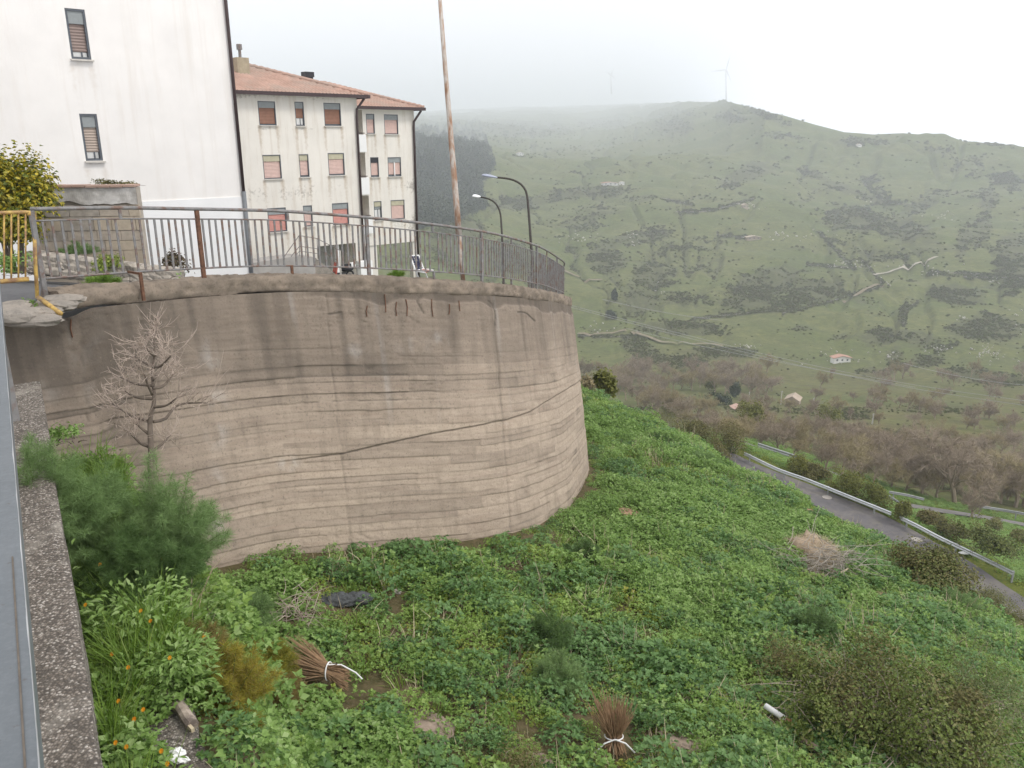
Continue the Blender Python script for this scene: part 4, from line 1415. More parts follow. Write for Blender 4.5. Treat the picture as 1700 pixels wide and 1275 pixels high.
MB().tube([c0 - U * .5 + ZUP * .62 - NF * .32, c0 - U * .45 + ZUP * .66, c0 - U * .5 + ZUP * .62 + NF * .32], .02, 6).build("handlebar", M_STEEL, sco)
MB().box(c0 + U * .75 + ZUP * .32, (.3, .3, .22), FAX).build("rear_box", M_PLINTH, sco)

# --- white framed chair behind the railing
cr = thing("folding_chair", "white framed folding chair with a dark blue checked back behind the railing", "chair", at(700, 462, 17.6))
A_, B1_, C_, D_ = at(681, 425, 17.6), at(695, 424, 17.7), at(703, 446, 17.6), at(690, 450, 17.5)
for a_, b_ in ((A_, B1_), (B1_, C_), (C_, D_), (D_, A_)): MB().tube([a_, b_], .018, 6).build("frame", M_PLINTH, cr)
M_NAVY = simple("navy_strap", (.035, .04, .09), .7, .2)
for q in np.linspace(.1, .9, 6):
    MB().bar(A_ + (D_ - A_) * q, B1_ + (C_ - B1_) * q, .035, .008).build("strap", M_NAVY, cr)
for q in (.25, .5, .75):
    MB().bar(A_ + (B1_ - A_) * q, D_ + (C_ - D_) * q, .03, .012).build("strap", M_NAVY, cr)
for P in (C_, D_):
    MB().tube([P, P + np.array([.1, .06, -.28])], .016, 6).build("leg", M_PLINTH, cr)
    MB().tube([P, P + np.array([.22, -.1, -.02])], .016, 6).build("seat_rail", M_PLINTH, cr)
V_, F_ = np.array([C_, D_, D_ + [.22, -.1, -.02], C_ + [.22, -.1, -.02]]), [(0, 1, 2, 3)]
MB().add(V_, F_).add(V_ - [0, 0, .01], [(3, 2, 1, 0)]).build("seat", simple("faded_red_cloth", (.42, .2, .17), .8), cr)

# ------------------------------------------------------------------ flagpole and lamps
def rusty_pole():
    t = NT("rusty_white_paint")
    p = t.pos((1.0, 1.0, .22))
    n1 = t.noise(p, 7.0, 6, .65); n2 = t.noise(t.pos(), 30, 4)
    col = t.ramp(n2, [(.3, (.40, .36, .32)), (.7, (.50, .46, .42))])
    col = t.mix(t.ramp(n1, [(.42, 0.0), (.58, .9)]), col, (.29, .165, .095))
    col = t.mix(t.ramp(n1, [(.57, 0.0), (.68, .8)]), col, (.17, .09, .055))
    return t.done(col, .7, n2, .2, .005)


fp = thing("flagpole", "tall leaning white pole streaked with rust behind the railing", "pole", at(768, 460, 17.8))
pb_, pt_ = at(769, 470, 17.8), at(756, 330, 17.75)
top_ = at(728, -30, 17.4)
dirp = unit(top_ - pb_)
MB().tube([pb_, pb_ + (at(762, 388, 17.8) - pb_)], .052, 10).build("base_tube", rusty_pole(), fp, smooth=True)
L_ = [at(762, 392, 17.8), at(757, 330, 17.75), at(748, 220, 17.65), at(738, 100, 17.5), at(727, -45, 17.4)]
MB().tube(L_, [.070, .068, .060, .050, .042], 10).build("shaft", bpy.data.materials["rusty_white_paint"], fp, smooth=True)
L2 = L_[-1] + (L_[-1] - L_[-2]) * .8
MB().tube([L_[-1], L2], [.05, .04], 8).build("top_tube", bpy.data.materials["rusty_white_paint"], fp, smooth=True)

M_LAMP = simple("brown_lamp_paint", (.06, .052, .045), .5, .3, 10)
M_HEADW = simple("white_lamp_plastic", (.82, .83, .85), .4, .05)
M_HEADB = simple("grey_blue_lamp_housing", (.38, .41, .50), .45, .1)


def lamp(label, pts, head, d, mat, hs, name="street_lamp"):
    P = [at(x, y, d) for x, y in pts]
    g_ = np.array([P[0][0], P[0][1], gz(P[0][0], P[0][1]) - .3])
    g_[:2] += 0
    r = thing(name, label, "street lamp", g_, "street lamps beyond the railing")
    arc, _ = catmull(P, 26)
    MB().tube([g_, P[0] * .5 + g_ * .5, P[0]], [.085, .075, .065], 8).build("column", M_LAMP, r, smooth=True)
    MB().tube(arc, np.linspace(.062, .04, 26), 8).build("arm", M_LAMP, r, smooth=True)
    a, b = at(*head[0], d), at(*head[1], d)
    ax = unit(b - a); L = np.linalg.norm(b - a); sd = unit(np.cross(ax, ZUP)); up = np.cross(sd, ax)
    m = MB()
    k = 9
    rings = []
    for i in range(k):
        q = i / (k - 1)
        w = hs * (.45 + .75 * math.sin(min(q * 1.25, 1) * math.pi * .6)) * (1 - .55 * max(0, q - .85) / .15)
        c = a + ax * L * q
        rings.append([c + sd * w * math.cos(t_) + up * (w * .55 * math.sin(t_) if math.sin(t_) > 0 else w * .28 * math.sin(t_)) for t_ in np.linspace(0, 2 * math.pi, 10, endpoint=False)])
    V = np.array(rings).reshape(-1, 3)
    m.add(V, [(i * 10 + j, i * 10 + (j + 1) % 10, (i + 1) * 10 + (j + 1) % 10, (i + 1) * 10 + j) for i in range(k - 1) for j in range(10)] + [tuple(range(9, -1, -1)), tuple((k - 1) * 10 + j for j in range(10))])
    hd = m.build("lamp_head", mat, r, smooth=True)
    MB().box((a + b) / 2 - up * hs * .28, (L * .55, hs * 1.1, .02), [ax, sd, up]).build("lens", M_CURT, hd)


lamp("brown curved street lamp with a white head, nearer the flagpole", [(836, 440), (832.5, 375), (830, 352), (823, 338), (811, 330), (797, 327)], [(798, 327), (784, 326)], 42.0, M_HEADW, .17)
lamp("taller brown curved street lamp with a long grey-blue head", [(884, 440), (879, 370), (875, 325), (868, 309), (855, 300), (840, 296), (824, 294.5)], [(826, 295), (800, 291)], 34.0, M_HEADB, .13)

# ------------------------------------------------------------------ old block wall and kerb behind the railing
gw = thing("garden_wall", "ruined block wall with terracotta tiles and flaking plaster behind the railing", "wall", at(170, 450, 20.0))
ga, gb = at(60, 440, 19.6), at(243, 440, 19.9)
gd_ = unit((gb - ga) * [1, 1, 0]); gn = np.array([gd_[1], -gd_[0], 0]); GAX = [gd_, gn, ZUP]
Lw = np.linalg.norm((gb - ga)[:2])
ztop = float(at(200, 309, 19.8)[2]); zbot = ztop - 2.75
cen = lambda q, z, o_=0: np.array([ga[0], ga[1], 0]) + gd_ * q + gn * o_ + ZUP * z
MB().box(cen(Lw / 2, (ztop + zbot) / 2, -.2), (Lw - .04, .30, ztop - zbot), GAX).build("core", simple("pale_mortar", (.40, .355, .30), .95, .2, 6, .3), gw)
M_BLK = [simple("limestone_block", (.44, .38, .31), .9, .25, 5, .3), simple("grey_block", (.38, .34, .29), .9, .3, 5, .3), simple("buff_block", (.46, .39, .30), .9, .2, 5, .3)]
zz = ztop - .40; r_ = 0
while zz > zbot + .1:
    hh = random.choice([.28, .24, .33]); q = -random.random() * .3
    while q < Lw:
        ln = random.choice([.42, .55, .68]); q0, q1 = max(q, 0), min(q + ln, Lw)
        if q1 - q0 > .1:
            MB().box(cen((q0 + q1) / 2, zz - hh / 2, -.068 + random.uniform(-.012, .012)), (q1 - q0 - .012, .14, hh - .013), GAX).build("block", random.choice(M_BLK), gw)
        q += ln
    zz -= hh
V_ = []; nn = 60
for i in range(nn):
    q = Lw * i / (nn - 1); w = .10 + .16 * (fbm(np.array([q * 2.2]), np.array([0.3]), 501, 4)[0] + .6)
    V_ += [cen(q, ztop, .045), cen(q, ztop - .16 - max(0, w), .045 + .01 * math.sin(q * 17))]
MB().add(V_, [(2 * i, 2 * i + 1, 2 * i + 3, 2 * i + 2) for i in range(nn - 1)]).build("flaking_plaster", simple("flaking_plaster", (.60, .58, .55), .9, .3, 4, .2, 0, .2, (.33, .31, .28), .5), gw)
for i in range(9):
    MB().box(cen(Lw * (i + .5) / 9, ztop + .035 + random.uniform(-.008, .008), -.12), (Lw / 9 - .015, .44, .05), GAX).build("tile", M_TILE, gw)
kb = thing("rubble_kerb", "low grey rubble kerb wall below the ruined block wall", "kerb wall", at(170, 455, 18.0))
for i in range(46):
    q = i / 45
    for row in range(3):
        P = at(55 + 240 * q + row * 2, 0, 1)
        c_ = at(55 + 240 * q, 424 + 30 * q + row * 11, 17.8)
        V_, F_ = blob(c_, (.13 + random.random() * .08, .16, .09 + random.random() * .04), i * 3 + row, .4, 9, 6, 2, .5)
        MB().add(V_, F_).build("stone", M_BLK[1] if (i + row) % 3 else M_ROUGH, kb)

# ------------------------------------------------------------------ roads and guard rails
def ribbon(name, A, B, mat, loc, n=90, kind='structure', lift=0.0, drape=False, attrs=None):
    A, _ = catmull(A, n); B, _ = catmull(B, n)
    q = np.linspace(0, 1, 7)[None, :, None]
    V = A[:, None] * (1 - q) + B[:, None] * q
    if drape: V[..., 2] = ground(V[..., 0], V[..., 1])
    V[..., 2] += lift
    ii = np.arange(n * 7).reshape(n, 7)
    Fq_ = np.stack([ii[:-1, :-1], ii[:-1, 1:], ii[1:, 1:], ii[1:, :-1]], -1).reshape(-1, 4)
    return obj_np(name, V.reshape(-1, 3), Fq_, mat, loc=loc, kind=kind)


M_ROAD = simple("lower_road_asphalt", (.135, .128, .132), .9, .2, 1.3, .1, 0, .2, (.18, .165, .15), .25)
wig = np.stack([.12 * fbm(np.arange(len(rf)) * 1.3, np.arange(len(rf)) * 0., 7 + k, 2) for k in (0, 1)], 1)
ribbon("road", rf, rn, M_ROAD, (20, 50, ROAD_Z), lift=.02)
r2 = np.array([at(*p) for p in ROAD2])
d2 = unit(np.gradient(r2[:, :2], axis=0)); n2_ = np.stack([d2[:, 1], -d2[:, 0]], 1)
A2, B2 = r2.copy(), r2.copy()
A2[:, :2] += n2_ * 1.7; B2[:, :2] -= n2_ * 1.7
ribbon("road", A2, B2, simple("pale_far_road", (.17, .16, .15), .9, .15, 1.0), (40, 80, -40), lift=.25, drape=True)
M_PATH = simple("pale_dirt_track", (.40, .36, .30), .95, .2, .3)
M_PATHB = simple("brown_dirt_track", (.21, .175, .12), .95, .25, .3)
for k, L in enumerate(TRACK):
    P = ground_px([p[0] for p in L], [p[1] for p in L], 60.0)
    P, _ = catmull(P, 14)
    for _i in range(6): P[1:-1] = .5 * P[1:-1] + .25 * (P[:-2] + P[2:])
    dd = unit(np.gradient(P[:, :2], axis=0)); nn_ = np.stack([dd[:, 1], -dd[:, 0]], 1)
    dist = np.linalg.norm(P, axis=1)
    A_, B_ = P.copy(), P.copy()
    w_ = dist * 1.1 / F
    A_[:, :2] += nn_ * np.maximum(w_, 1.2)[:, None]; B_[:, :2] -= nn_ * np.maximum(w_, 1.2)[:, None]
    ribbon("path", A_, B_, M_PATH if k == 0 else M_PATHB, P[0], 60, lift=1.0, drape=True)

M_GALV = simple("galvanised_steel", (.62, .64, .66), .42, .1, 3, .05, .5, .5)
M_GALVD = simple("dull_galvanised_post", (.30, .31, .31), .6, .2, 5)


def guard_rail(label, P, loc, post=4.0, h=.31, mat=None):
    g = thing("guard_rail", label, "guard rail", loc, "guard rails along the lower roads")
    C, s = catmull(P, 80)
    dd = unit(np.gradient(C[:, :2], axis=0)); nn_ = np.stack([dd[:, 1], -dd[:, 0]], 1)
    prof = [(0, .5), (.05, .40), (.08, .30), (.05, .16), (0, .06), (0, -.06), (.05, -.16), (.08, -.30), (.05, -.40), (0, -.5)]
    V = []
    for (o_, z_) in prof:
        q = C.copy(); q[:, :2] -= nn_ * 0; q[:, :2] += nn_ * o_ * 1.0; q[:, 2] += z_ * h
        V.append(q)
    V = np.stack(V, 1); m_ = len(prof)
    ii = np.arange(len(C) * m_).reshape(-1, m_)
    Fq_ = np.stack([ii[:-1, :-1], ii[1:, :-1], ii[1:, 1:], ii[:-1, 1:]], -1).reshape(-1, 4)
    obj_np("beam", V.reshape(-1, 3), Fq_, mat or M_GALV, g)
    for t_ in np.arange(.6, s[-1], post):
        p = np.array([np.interp(t_, s, C[:, k]) for k in range(3)]); nrm = np.array([np.interp(t_, s, nn_[:, 0]), np.interp(t_, s, nn_[:, 1]), 0])
        zg = gz(p[0], p[1]) - .1
        MB().box((p[0] - nrm[0] * .07, p[1] - nrm[1] * .07, (p[2] + .14 + zg) / 2), (.10, .10, p[2] + .14 - zg)).build("post", M_GALVD, g)
    return g


zr = ROAD_Z + .62
G1 = at_z([1236, 1290, 1340, 1400, 1480], [753, 779, 797, 821, 853], zr)
G1b = at_z([1493, 1520, 1560, 1600, 1640, 1682], [859, 872, 893, 912, 931, 952], zr)
guard_rail("silver guard rail along the lower road, the long upper stretch", G1, G1[0])
guard_rail("silver guard rail stretch at the right end of the lower road", G1b, G1b[0])
guard_rail("short doubled guard rail behind the lower road by the first shrub", [at(1258, 738, 88), at(1285, 747, 88), at(1322, 759, 88)], at(1285, 750, 88), 4, .5, M_GALVD)
guard_rail("far guard rail before the bare trees, left piece", [at(1476, 817, 95), at(1505, 822, 95), at(1534, 829, 95)], at(1505, 830, 95), 4, .34, M_GALVD)
guard_rail("far guard rail below the bare trees at the right frame edge", [at(1620, 840, 96), at(1660, 846, 96), at(1700, 853, 95), at(1760, 864, 94)], at(1650, 850, 95), 4, .34, M_GALVD)
guard_rail("worn guard rail end on the strip between the two roads", [at(1476, 824, 84), at(1492, 834, 83), at(1512, 846, 82)], at(1490, 840, 83), 4, .3, M_GALVD)
M_PALE = simple("pale_concrete_cover", (.36, .33, .30), .9, .15, 2)
for k, (x_, y_, lab) in enumerate([(1373, 826, "pale concrete cover set in the lower road, the farther one"), (1522, 896, "pale concrete cover set in the lower road, the nearer one")]):
    c_ = at_z(x_, y_, ROAD_Z + .03)
    md = MB(); ang = np.linspace(0, 2 * math.pi, 15)[:-1]
    V = np.stack([c_[0] + .36 * np.cos(ang), c_[1] + .36 * np.sin(ang), np.full(14, c_[2] + .03)], 1)
    md.add(np.vstack([V, V - [0, 0, .06]]), [tuple(range(14))] + [(i, 14 + i, 14 + (i + 1) % 14, (i + 1) % 14) for i in range(14)])
    set_props(md.build("manhole_cover", M_PALE, loc=c_), lab, "manhole cover")
p_ = at_z(1602, 920, ROAD_Z + .1)
V_, F_ = blob(p_ + [0, 0, .1], (.5, .15, .10), 9, .3); set_props(MB().add(V_, F_).build("white_bag", M_PLINTH, loc=p_), "white plastic litter lying on the road verge under the guard rail", "litter")

# ------------------------------------------------------------------ plants
GREENS = [(.105, .185, .042), (.165, .28, .064), (.225, .355, .09), (.28, .42, .125), (.35, .47, .19)]
M_WEED = leafmat("weed_leaves", GREENS, .36, .5, .3)
M_WEED2 = leafmat("yellowish_weed_leaves", [(.14, .19, .032), (.22, .29, .045), (.31, .38, .065), (.40, .40, .08)], .36, .5)
M_WEED3 = leafmat("deep_green_weed_leaves", [(.065, .135, .04), (.105, .205, .06), (.15, .27, .085), (.20, .33, .12)], .32, .45, .35)
M_WEED4 = leafmat("light_green_weed_leaves", [(.15, .24, .05), (.22, .34, .07), (.29, .42, .10), (.36, .48, .16)], .36, .55)
M_GRASS = leafmat("grass_blades", [(.09, .17, .02), (.15, .26, .035), (.22, .34, .055), (.30, .36, .10)], .3, .5)
M_FENNEL = leafmat("fennel_threads", [(.13, .21, .075), (.19, .29, .105), (.24, .35, .14), (.30, .41, .185)], .36, .6, .15)
M_FENNELD = leafmat("deep_fennel_threads", [(.075, .14, .040), (.11, .185, .06), (.145, .22, .08)], .3, .6, .15)
M_FGOLD = leafmat("withering_fennel_threads", [(.11, .15, .03), (.22, .22, .035), (.36, .31, .045), (.22, .15, .05)], .25, .6, .15)
M_FRUST = leafmat("russet_fennel_threads", [(.15, .13, .04), (.22, .16, .055), (.26, .20, .07), (.12, .16, .045)], .2, .6, .15)
M_STEMG = simple("green_stems", (.14, .19, .06), .7, .3, 20)
M_BARK = simple("grey_brown_bark", (.15, .12, .095), .9, .35, 14, .5)
M_TWIG = simple("dry_pale_twigs", (.40, .325, .27), .85, .25, 10, .1)
M_TWIGB = simple("brown_prunings", (.31, .20, .115), .8, .35, 12, .1)
M_STRAW = simple("straw", (.50, .42, .29), .85, .25, 10)
M_BRAM = leafmat("bramble_leaves", [(.055, .075, .018), (.105, .135, .03), (.165, .195, .05), (.21, .205, .075), (.21, .155, .08)], .2, .5, .3)
M_BRAM2 = leafmat("pale_thorn_leaves", [(.09, .12, .035), (.14, .17, .055), (.19, .20, .08), (.24, .22, .12)], .25, .55)
M_BUSHB = leafmat("brown_green_bush", [(.085, .085, .028), (.13, .125, .038), (.17, .16, .05), (.18, .14, .065)], .2, .6)
M_OLIVE = leafmat("olive_shrub", [(.10, .115, .022), (.155, .165, .032), (.21, .21, .05)], .25, .6)
M_LAUREL = leafmat("golden_green_leaves", [(.05, .08, .010), (.13, .16, .014), (.32, .28, .02), (.50, .40, .03), (.58, .45, .04)], .22, .45, .4)
M_DARKG = leafmat("dark_evergreen", [(.016, .030, .013), (.028, .045, .018), (.045, .065, .025)], .15, .6)
M_BARE = leafmat("bare_twigs", [(.215, .17, .125), (.29, .235, .175), (.35, .29, .225)], .0, .9, .1)
M_BARE2 = leafmat("budding_twigs", [(.22, .175, .10), (.29, .24, .14), (.33, .29, .16)], .0, .9, .1)
M_ORANGE = leafmat("marigold_petals", [(.72, .22, .01), (.85, .36, .015), (.80, .48, .03)], .2, .5)


def rnd(n, a, b): return RNG.uniform(a, b, n)


def weed(seed, R, H, ng, L=.060, spread=.55):
    """a leafy clump: leaflets in threes over a dome"""
    r = np.random.default_rng(seed)
    az = r.uniform(0, 2 * math.pi, ng); q = np.sqrt(r.uniform(0, 1, ng))
    P = np.stack([np.cos(az) * q * R, np.sin(az) * q * R, H * (1 - .65 * q ** 2) * r.uniform(.35, 1.05, ng)], 1)
    out = np.stack([np.cos(az) * (q + .25), np.sin(az) * (q + .25), r.uniform(-.15, .45, ng)], 1) + r.normal(0, .35, (ng, 3))
    N = np.stack([r.normal(0, spread, ng), r.normal(0, spread, ng), np.ones(ng)], 1) + out * .35
    D = unit(out); N = unit(N)
    S = unit(np.cross(D, N))
    Ls = r.uniform(.7, 1.25, ng) * L
    parts = []
    for a, k in ((0, 1.0), (1.05, .85), (-1.05, .85)):
        Dk = D * math.cos(a) + S * math.sin(a)
        parts.append(leaf_mesh(P + Dk * Ls[:, None] * .12, Dk, N, Ls * k, Ls * k * .72))
    return join_np(parts)


def grass_tuft(seed, n, R, H, w=.012):
    r = np.random.default_rng(seed)
    az = r.uniform(0, 2 * math.pi, n); q = r.uniform(0, 1, n) * R
    P = np.stack([np.cos(az) * q, np.sin(az) * q, np.zeros(n)], 1)
    lean = r.uniform(.05, .55, n); a2 = az + r.normal(0, .6, n)
    D1 = unit(np.stack([np.cos(a2) * lean, np.sin(a2) * lean, np.ones(n)], 1))
    D2 = unit(D1 + np.stack([np.cos(a2), np.sin(a2), -.4 * np.ones(n)], 1) * r.uniform(.2, .9, n)[:, None])
    h = H * r.uniform(.45, 1.1, n)[:, None]
    S = np.stack([-np.sin(a2), np.cos(a2), np.zeros(n)], 1) * (w / 2)
    m = P + D1 * h * .55; t = m + D2 * h * .5
    V = np.stack([P - S, P + S, m + S * .8, m - S * .8, t], 1).reshape(-1, 3)
    i = np.arange(n) * 5
    return V, np.concatenate([np.stack([i, i + 1, i + 2], 1), np.stack([i, i + 2, i + 3], 1), np.stack([i + 3, i + 2, i + 4], 1)])


WEEDS = [variant("weed_source", *weed(100 + i, R, H, n, .052, .42), M_WEED) for i, (R, H, n) in enumerate([(.32, .30, 92), (.26, .36, 80), (.38, .26, 110), (.24, .24, 64), (.34, .42, 115)])]
WEEDS += [variant("weed_source", *weed(120, .24, .2, 44, .05), M_WEED2), variant("grass_source", *grass_tuft(9, 46, .14, .26), M_GRASS), variant("weed_source", *weed(121, .2, .16, 60, .034), M_WEED2), variant("stalk_source", *grass_tuft(14, 9, .22, .42, .010), M_STRAW), variant("weed_source", *weed(131, .3, .36, 80, .062, .4), M_WEED3), variant("weed_source", *weed(132, .34, .24, 120, .042, .4), M_WEED4)]

FOOT = Vw[-24, :, :2]


def outside_wall(X, Y):
    D = np.hypot(X[:, None] - FOOT[None, ::6, 0], Y[:, None] - FOOT[None, ::6, 1])
    i = D.argmin(1)
    n_ = wnor[::6][i]; q = FOOT[::6][i]
    return (X - q[:, 0]) * n_[:, 0] + (Y - q[:, 1]) * n_[:, 1]


BARE = [(700, 1205, 52, 20), (890, 1262, 30, 16), (1130, 1232, 38, 14), (1040, 850, 26, 14), (1000, 872, 22, 12), (925, 930, 14, 12), (1346, 918, 36, 32), (1368, 948, 46, 20), (1345, 850, 12, 14), (560, 1000, 26, 8),
        (525, 1124, 64, 28), (1010, 1238, 44, 38), (1285, 1020, 16, 10), (1290, 1202, 36, 24), (1320, 1058, 28, 15), (1250, 1150, 14, 14), (1347, 1255, 34, 18), (1250, 857, 14, 7), (1470, 990, 16, 8), (480, 1040, 26, 30), (1400, 990, 24, 16), (645, 965, 8, 8)]


def slope_points(n_try, seed):
    r = np.random.default_rng(seed)
    t_ = r.uniform(math.radians(-34), math.radians(38), n_try)
    rc = np.interp(t_, crest_th, crest_r, left=44.0) + 2.5
    ri_ = np.sqrt(r.uniform(0, 1, n_try) * (rc ** 2 - 14) + 14)
    X, Y = np.sin(t_) * ri_, np.cos(t_) * ri_
    u = X * BANK_N[0] + Y * BANK_N[1]
    k = (outside_wall(X, Y) > .05) & (u > .66)
    X, Y, ri_ = X[k], Y[k], ri_[k]
    Z = ground(X, Y)
    px, py, d = proj(np.stack([X, Y, Z + .05], 1))
    ok = (px > -60) & (px < 2000) & (py < 1450) & (py > 600)
    b = np.ones(len(X), bool)
    for (cx, cy_, rx, ry) in BARE:
        b &= ((px - cx) / rx) ** 2 + ((py - cy_) / ry) ** 2 > 1
    keep = ok & b & (fbm(X * .7, Y * .7, 611, 3) > -.52)
    keep &= r.uniform(0, 1, len(X)) < np.interp(ri_, [6, 14, 24, 50], [1, .85, .62, .42])
    return X[keep], Y[keep], Z[keep], ri_[keep], px[keep], py[keep]


X, Y, Z, r_, px_, py_ = slope_points(34000, 3)
n = len(X)
pick = RNG.choice([0, 1, 2, 3, 4], n)
gy = 1.3 * fbm(X * .35, Y * .35, 601, 3) + .25 * sstep(24, 36, r_) + RNG.normal(0, .22, n)
pick = np.where(gy > .52, RNG.choice([5, 6, 7], n), pick)
g2_ = fbm(X * .28 + 4, Y * .28, 605, 3) + RNG.normal(0, .16, n)
pick = np.where(g2_ > .30, 9, np.where(g2_ < -.34, 10, pick))
pick = np.where(RNG.uniform(0, 1, n) < .012, 8, pick)
scl = rnd(n, .6, 1.3) * np.interp(r_, [6, 20, 45], [.95, 1.1, 1.35]) * (1 + .65 * fbm(X * .9, Y * .9, 603, 3))
# plants stand up off the slope and lean with it
ow = outside_wall(X, Y)
scl *= .55 + .45 * sstep(.1, 1.0, ow)
rot = np.stack([rnd(n, -.2, .2) + .10, rnd(n, -.2, .2) + .16, rnd(n, 0, 6.28)], 1)
scatter("weeds", np.stack([X, Y, Z - .02], 1), rot, scl, pick, WEEDS, "leafy green weeds covering the slope below the curved wall", "weeds")

# low growth on the verge, the banks by the roads and below the crest
r = np.random.default_rng(8)
t_ = r.uniform(math.radians(-2), math.radians(38), 26000); q_ = np.sqrt(r.uniform(0, 1, 26000) * (110 ** 2 - 26 ** 2) + 26 ** 2)
X, Y = np.sin(t_) * q_, np.cos(t_) * q_
d_ = seg_dist(X, Y, [tuple(p) for p in RMID[:, :2]]); rc = np.interp(t_, crest_th, crest_r, left=44.0)
d2_ = seg_dist(X, Y, [tuple(p) for p in r2[:, :2]])
k = (d_ > 2.15) & (q_ > rc) & (d2_ > 2.9)
X, Y, q_ = X[k], Y[k], q_[k]
n = len(X); Z = ground(X, Y)
scatter("verge_grass", np.stack([X, Y, Z - .03], 1), np.stack([rnd(n, -.2, .2), rnd(n, -.2, .2), rnd(n, 0, 6.28)], 1), rnd(n, .9, 1.7), RNG.choice([0, 1, 2, 2, 1], n),
        [WEEDS[0], WEEDS[5], WEEDS[6]], "rough grass and weeds along the lower road verge and banks", "grass")

# grass on the soil between ledge and footing
n = 900
v_ = rnd(n, 3.2, 10.5); u_ = rnd(n, -.02, .62)
k = ~((u_ > .12) & (v_ < 5.55)); u_, v_ = u_[k], v_[k]; n = len(u_)
P = np.stack([BANK_N[0] * u_ + LD[0] * v_, BANK_N[1] * u_ + LD[1] * v_, np.full(n, -4.0)], 1)
P[:, 2] = np.where(u_ > .55, ground(P[:, 0], P[:, 1]), -4.0)
GR = [variant("grass_source", *grass_tuft(31 + i, 40, .09, h, .011), M_GRASS) for i, h in enumerate((.34, .46, .6))]
scatter("ledge_grass", P, np.stack([rnd(n, -.15, .15), rnd(n, -.1, .3), rnd(n, 0, 6.28)], 1), rnd(n, .6, 1.1), np.r_[RNG.choice([0, 1, 2], n - n // 3), RNG.choice([3, 4], n // 3)], GR + [WEEDS[3], WEEDS[1]],
        "long green grass and weeds growing between the pebbly ledge and the lower footing", "grass")


def fennel(name, label, base, R, H, plumes, threads, mat, seed=0, lean=(0, 0), group=None, L=.10, w=.0038, stem=True, cat="fennel"):
    r = np.random.default_rng(seed)
    base = np.asarray(base, float)
    t = thing(name, label, cat, base, group)
    Ps, Ds, Ls = [], [], []
    st = MB()
    for i in range(plumes):
        az = r.uniform(0, 6.28); el = r.uniform(.05, 1.0)
        rad = R * math.sqrt(r.uniform(0.02, 1)); h = H * (1 - .55 * (rad / R) ** 2) * r.uniform(.55, 1.0)
        tip = base + np.array([math.cos(az) * rad + lean[0] * h, math.sin(az) * rad + lean[1] * h, h])
        mid = base + np.array([math.cos(az) * rad * .35 + lean[0] * h * .4, math.sin(az) * rad * .35 + lean[1] * h * .4, h * .62])
        q = np.linspace(0, 1, 9)[:, None]
        C = base * (1 - q) ** 2 + 2 * mid * q * (1 - q) + tip * q ** 2
        if stem and i % 3 == 0: st.tube(C, np.linspace(.008, .002, 9), 4, False)
        tt = r.uniform(.25, 1.05, threads) ** .8
        cp = np.stack([np.interp(tt, q[:, 0], C[:, k]) for k in range(3)], 1)
        ax = unit(tip - mid)
        dirs = unit(r.normal(0, 1, (threads, 3)) * [1, 1, .8] + ax * .9)
        off = dirs * (r.uniform(0, 1, threads) ** 1.3 * L * 1.1 * (1.25 - .7 * tt))[:, None]
        Ps.append(cp + off * .7); Ds.append(unit(dirs + r.normal(0, .5, (threads, 3)))); Ls.append(r.uniform(.5, 1.1, threads) * L * .75)
    V, Fc = thread_mesh(np.vstack(Ps), np.vstack(Ds), np.concatenate(Ls), w)
    obj_np("foliage", V, Fc, mat, t)
    if stem: st.build("stems", M_STEMG, t, kind='stuff')
    return t


def on_bank(px, py):
    """a point on the planted strip or slope seen at a picture point"""
    return ground_px([px], [py])[0]


def uvp(px, py, z=-4.0): return at_z(px, py, z)


fl = uvp(85, 935, -3.75); fr_ = uvp(275, 985, -4.2)
fennel("fennel_bush", "large feathery green fennel leaning over the pebbly ledge", fl, .88, 1.2, 190, 640, M_FENNEL, 1, (-.14, .02), L=.12)
fennel("fennel_bush", "large feathery fennel at the right foot of the dead tree", fr_ + [.02, .1, 0], .56, 1.4, 80, 620, M_FENNEL, 2, (.05, 0), L=.12)
fennel("fennel_bush", "dark feathery fennel low under the dead tree", uvp(245, 1000, -4.0), .55, .75, 110, 600, M_FENNELD, 3, L=.11)
fennel("fennel_bush", "grey-green fennel below the wall, left of the yellow one", on_bank(385, 1075), .7, .8, 90, 600, M_FENNEL, 4, L=.11)
fennel("fennel_bush", "yellowing fennel drooping above the weathered log", on_bank(430, 1140), .48, .72, 70, 520, M_FGOLD, 5, L=.10)
fennel("fennel_bush", "mustard-yellow fennel clump beside the twig bundle", on_bank(385, 1190), .42, .62, 60, 500, M_FGOLD, 6, L=.10)
fennel("fennel_bush", "russet dying fennel left of the twig bundle", on_bank(455, 1195), .42, .56, 60, 520, M_FRUST, 7, L=.10)
fennel("fennel_bush", "brown and green fennel above the log by the footing", on_bank(330, 1110), .3, .4, 36, 460, M_FRUST, 8, L=.09)
for k, (x_, y_, R_, H_, lab) in enumerate([(965, 940, .42, .42, "dark soft fennel clump in the weeds nearest the foot of the curved wall"), (1030, 945, .3, .3, "small fennel clump right of the dark one under the wall"),
                                           (905, 1075, .42, .45, "soft fennel clump in the middle of the weed slope"), (925, 1145, .36, .42, "fennel clump above the upright twig bundle"),
                                           (1095, 742, .6, .45, "fennel clump high on the weed slope near the crest"), (1165, 775, .7, .45, "fennel clump on the upper weed slope before the road"),
                                           (1350, 1065, .5, .5, "fennel clump beside the fallen log on the right slope"), (1590, 1015, .5, .4, "small fennel clump at the crest under the road"), (1215, 752, .5, .5, "bluish fennel at the crest by the start of the road")]):
    fennel("fennel_bush", lab, on_bank(x_, y_), R_ * 1.1, H_ * 1.4, 54, 420, M_FENNEL if k % 2 else M_FENNELD, 20 + k, L=.11, w=.0045)
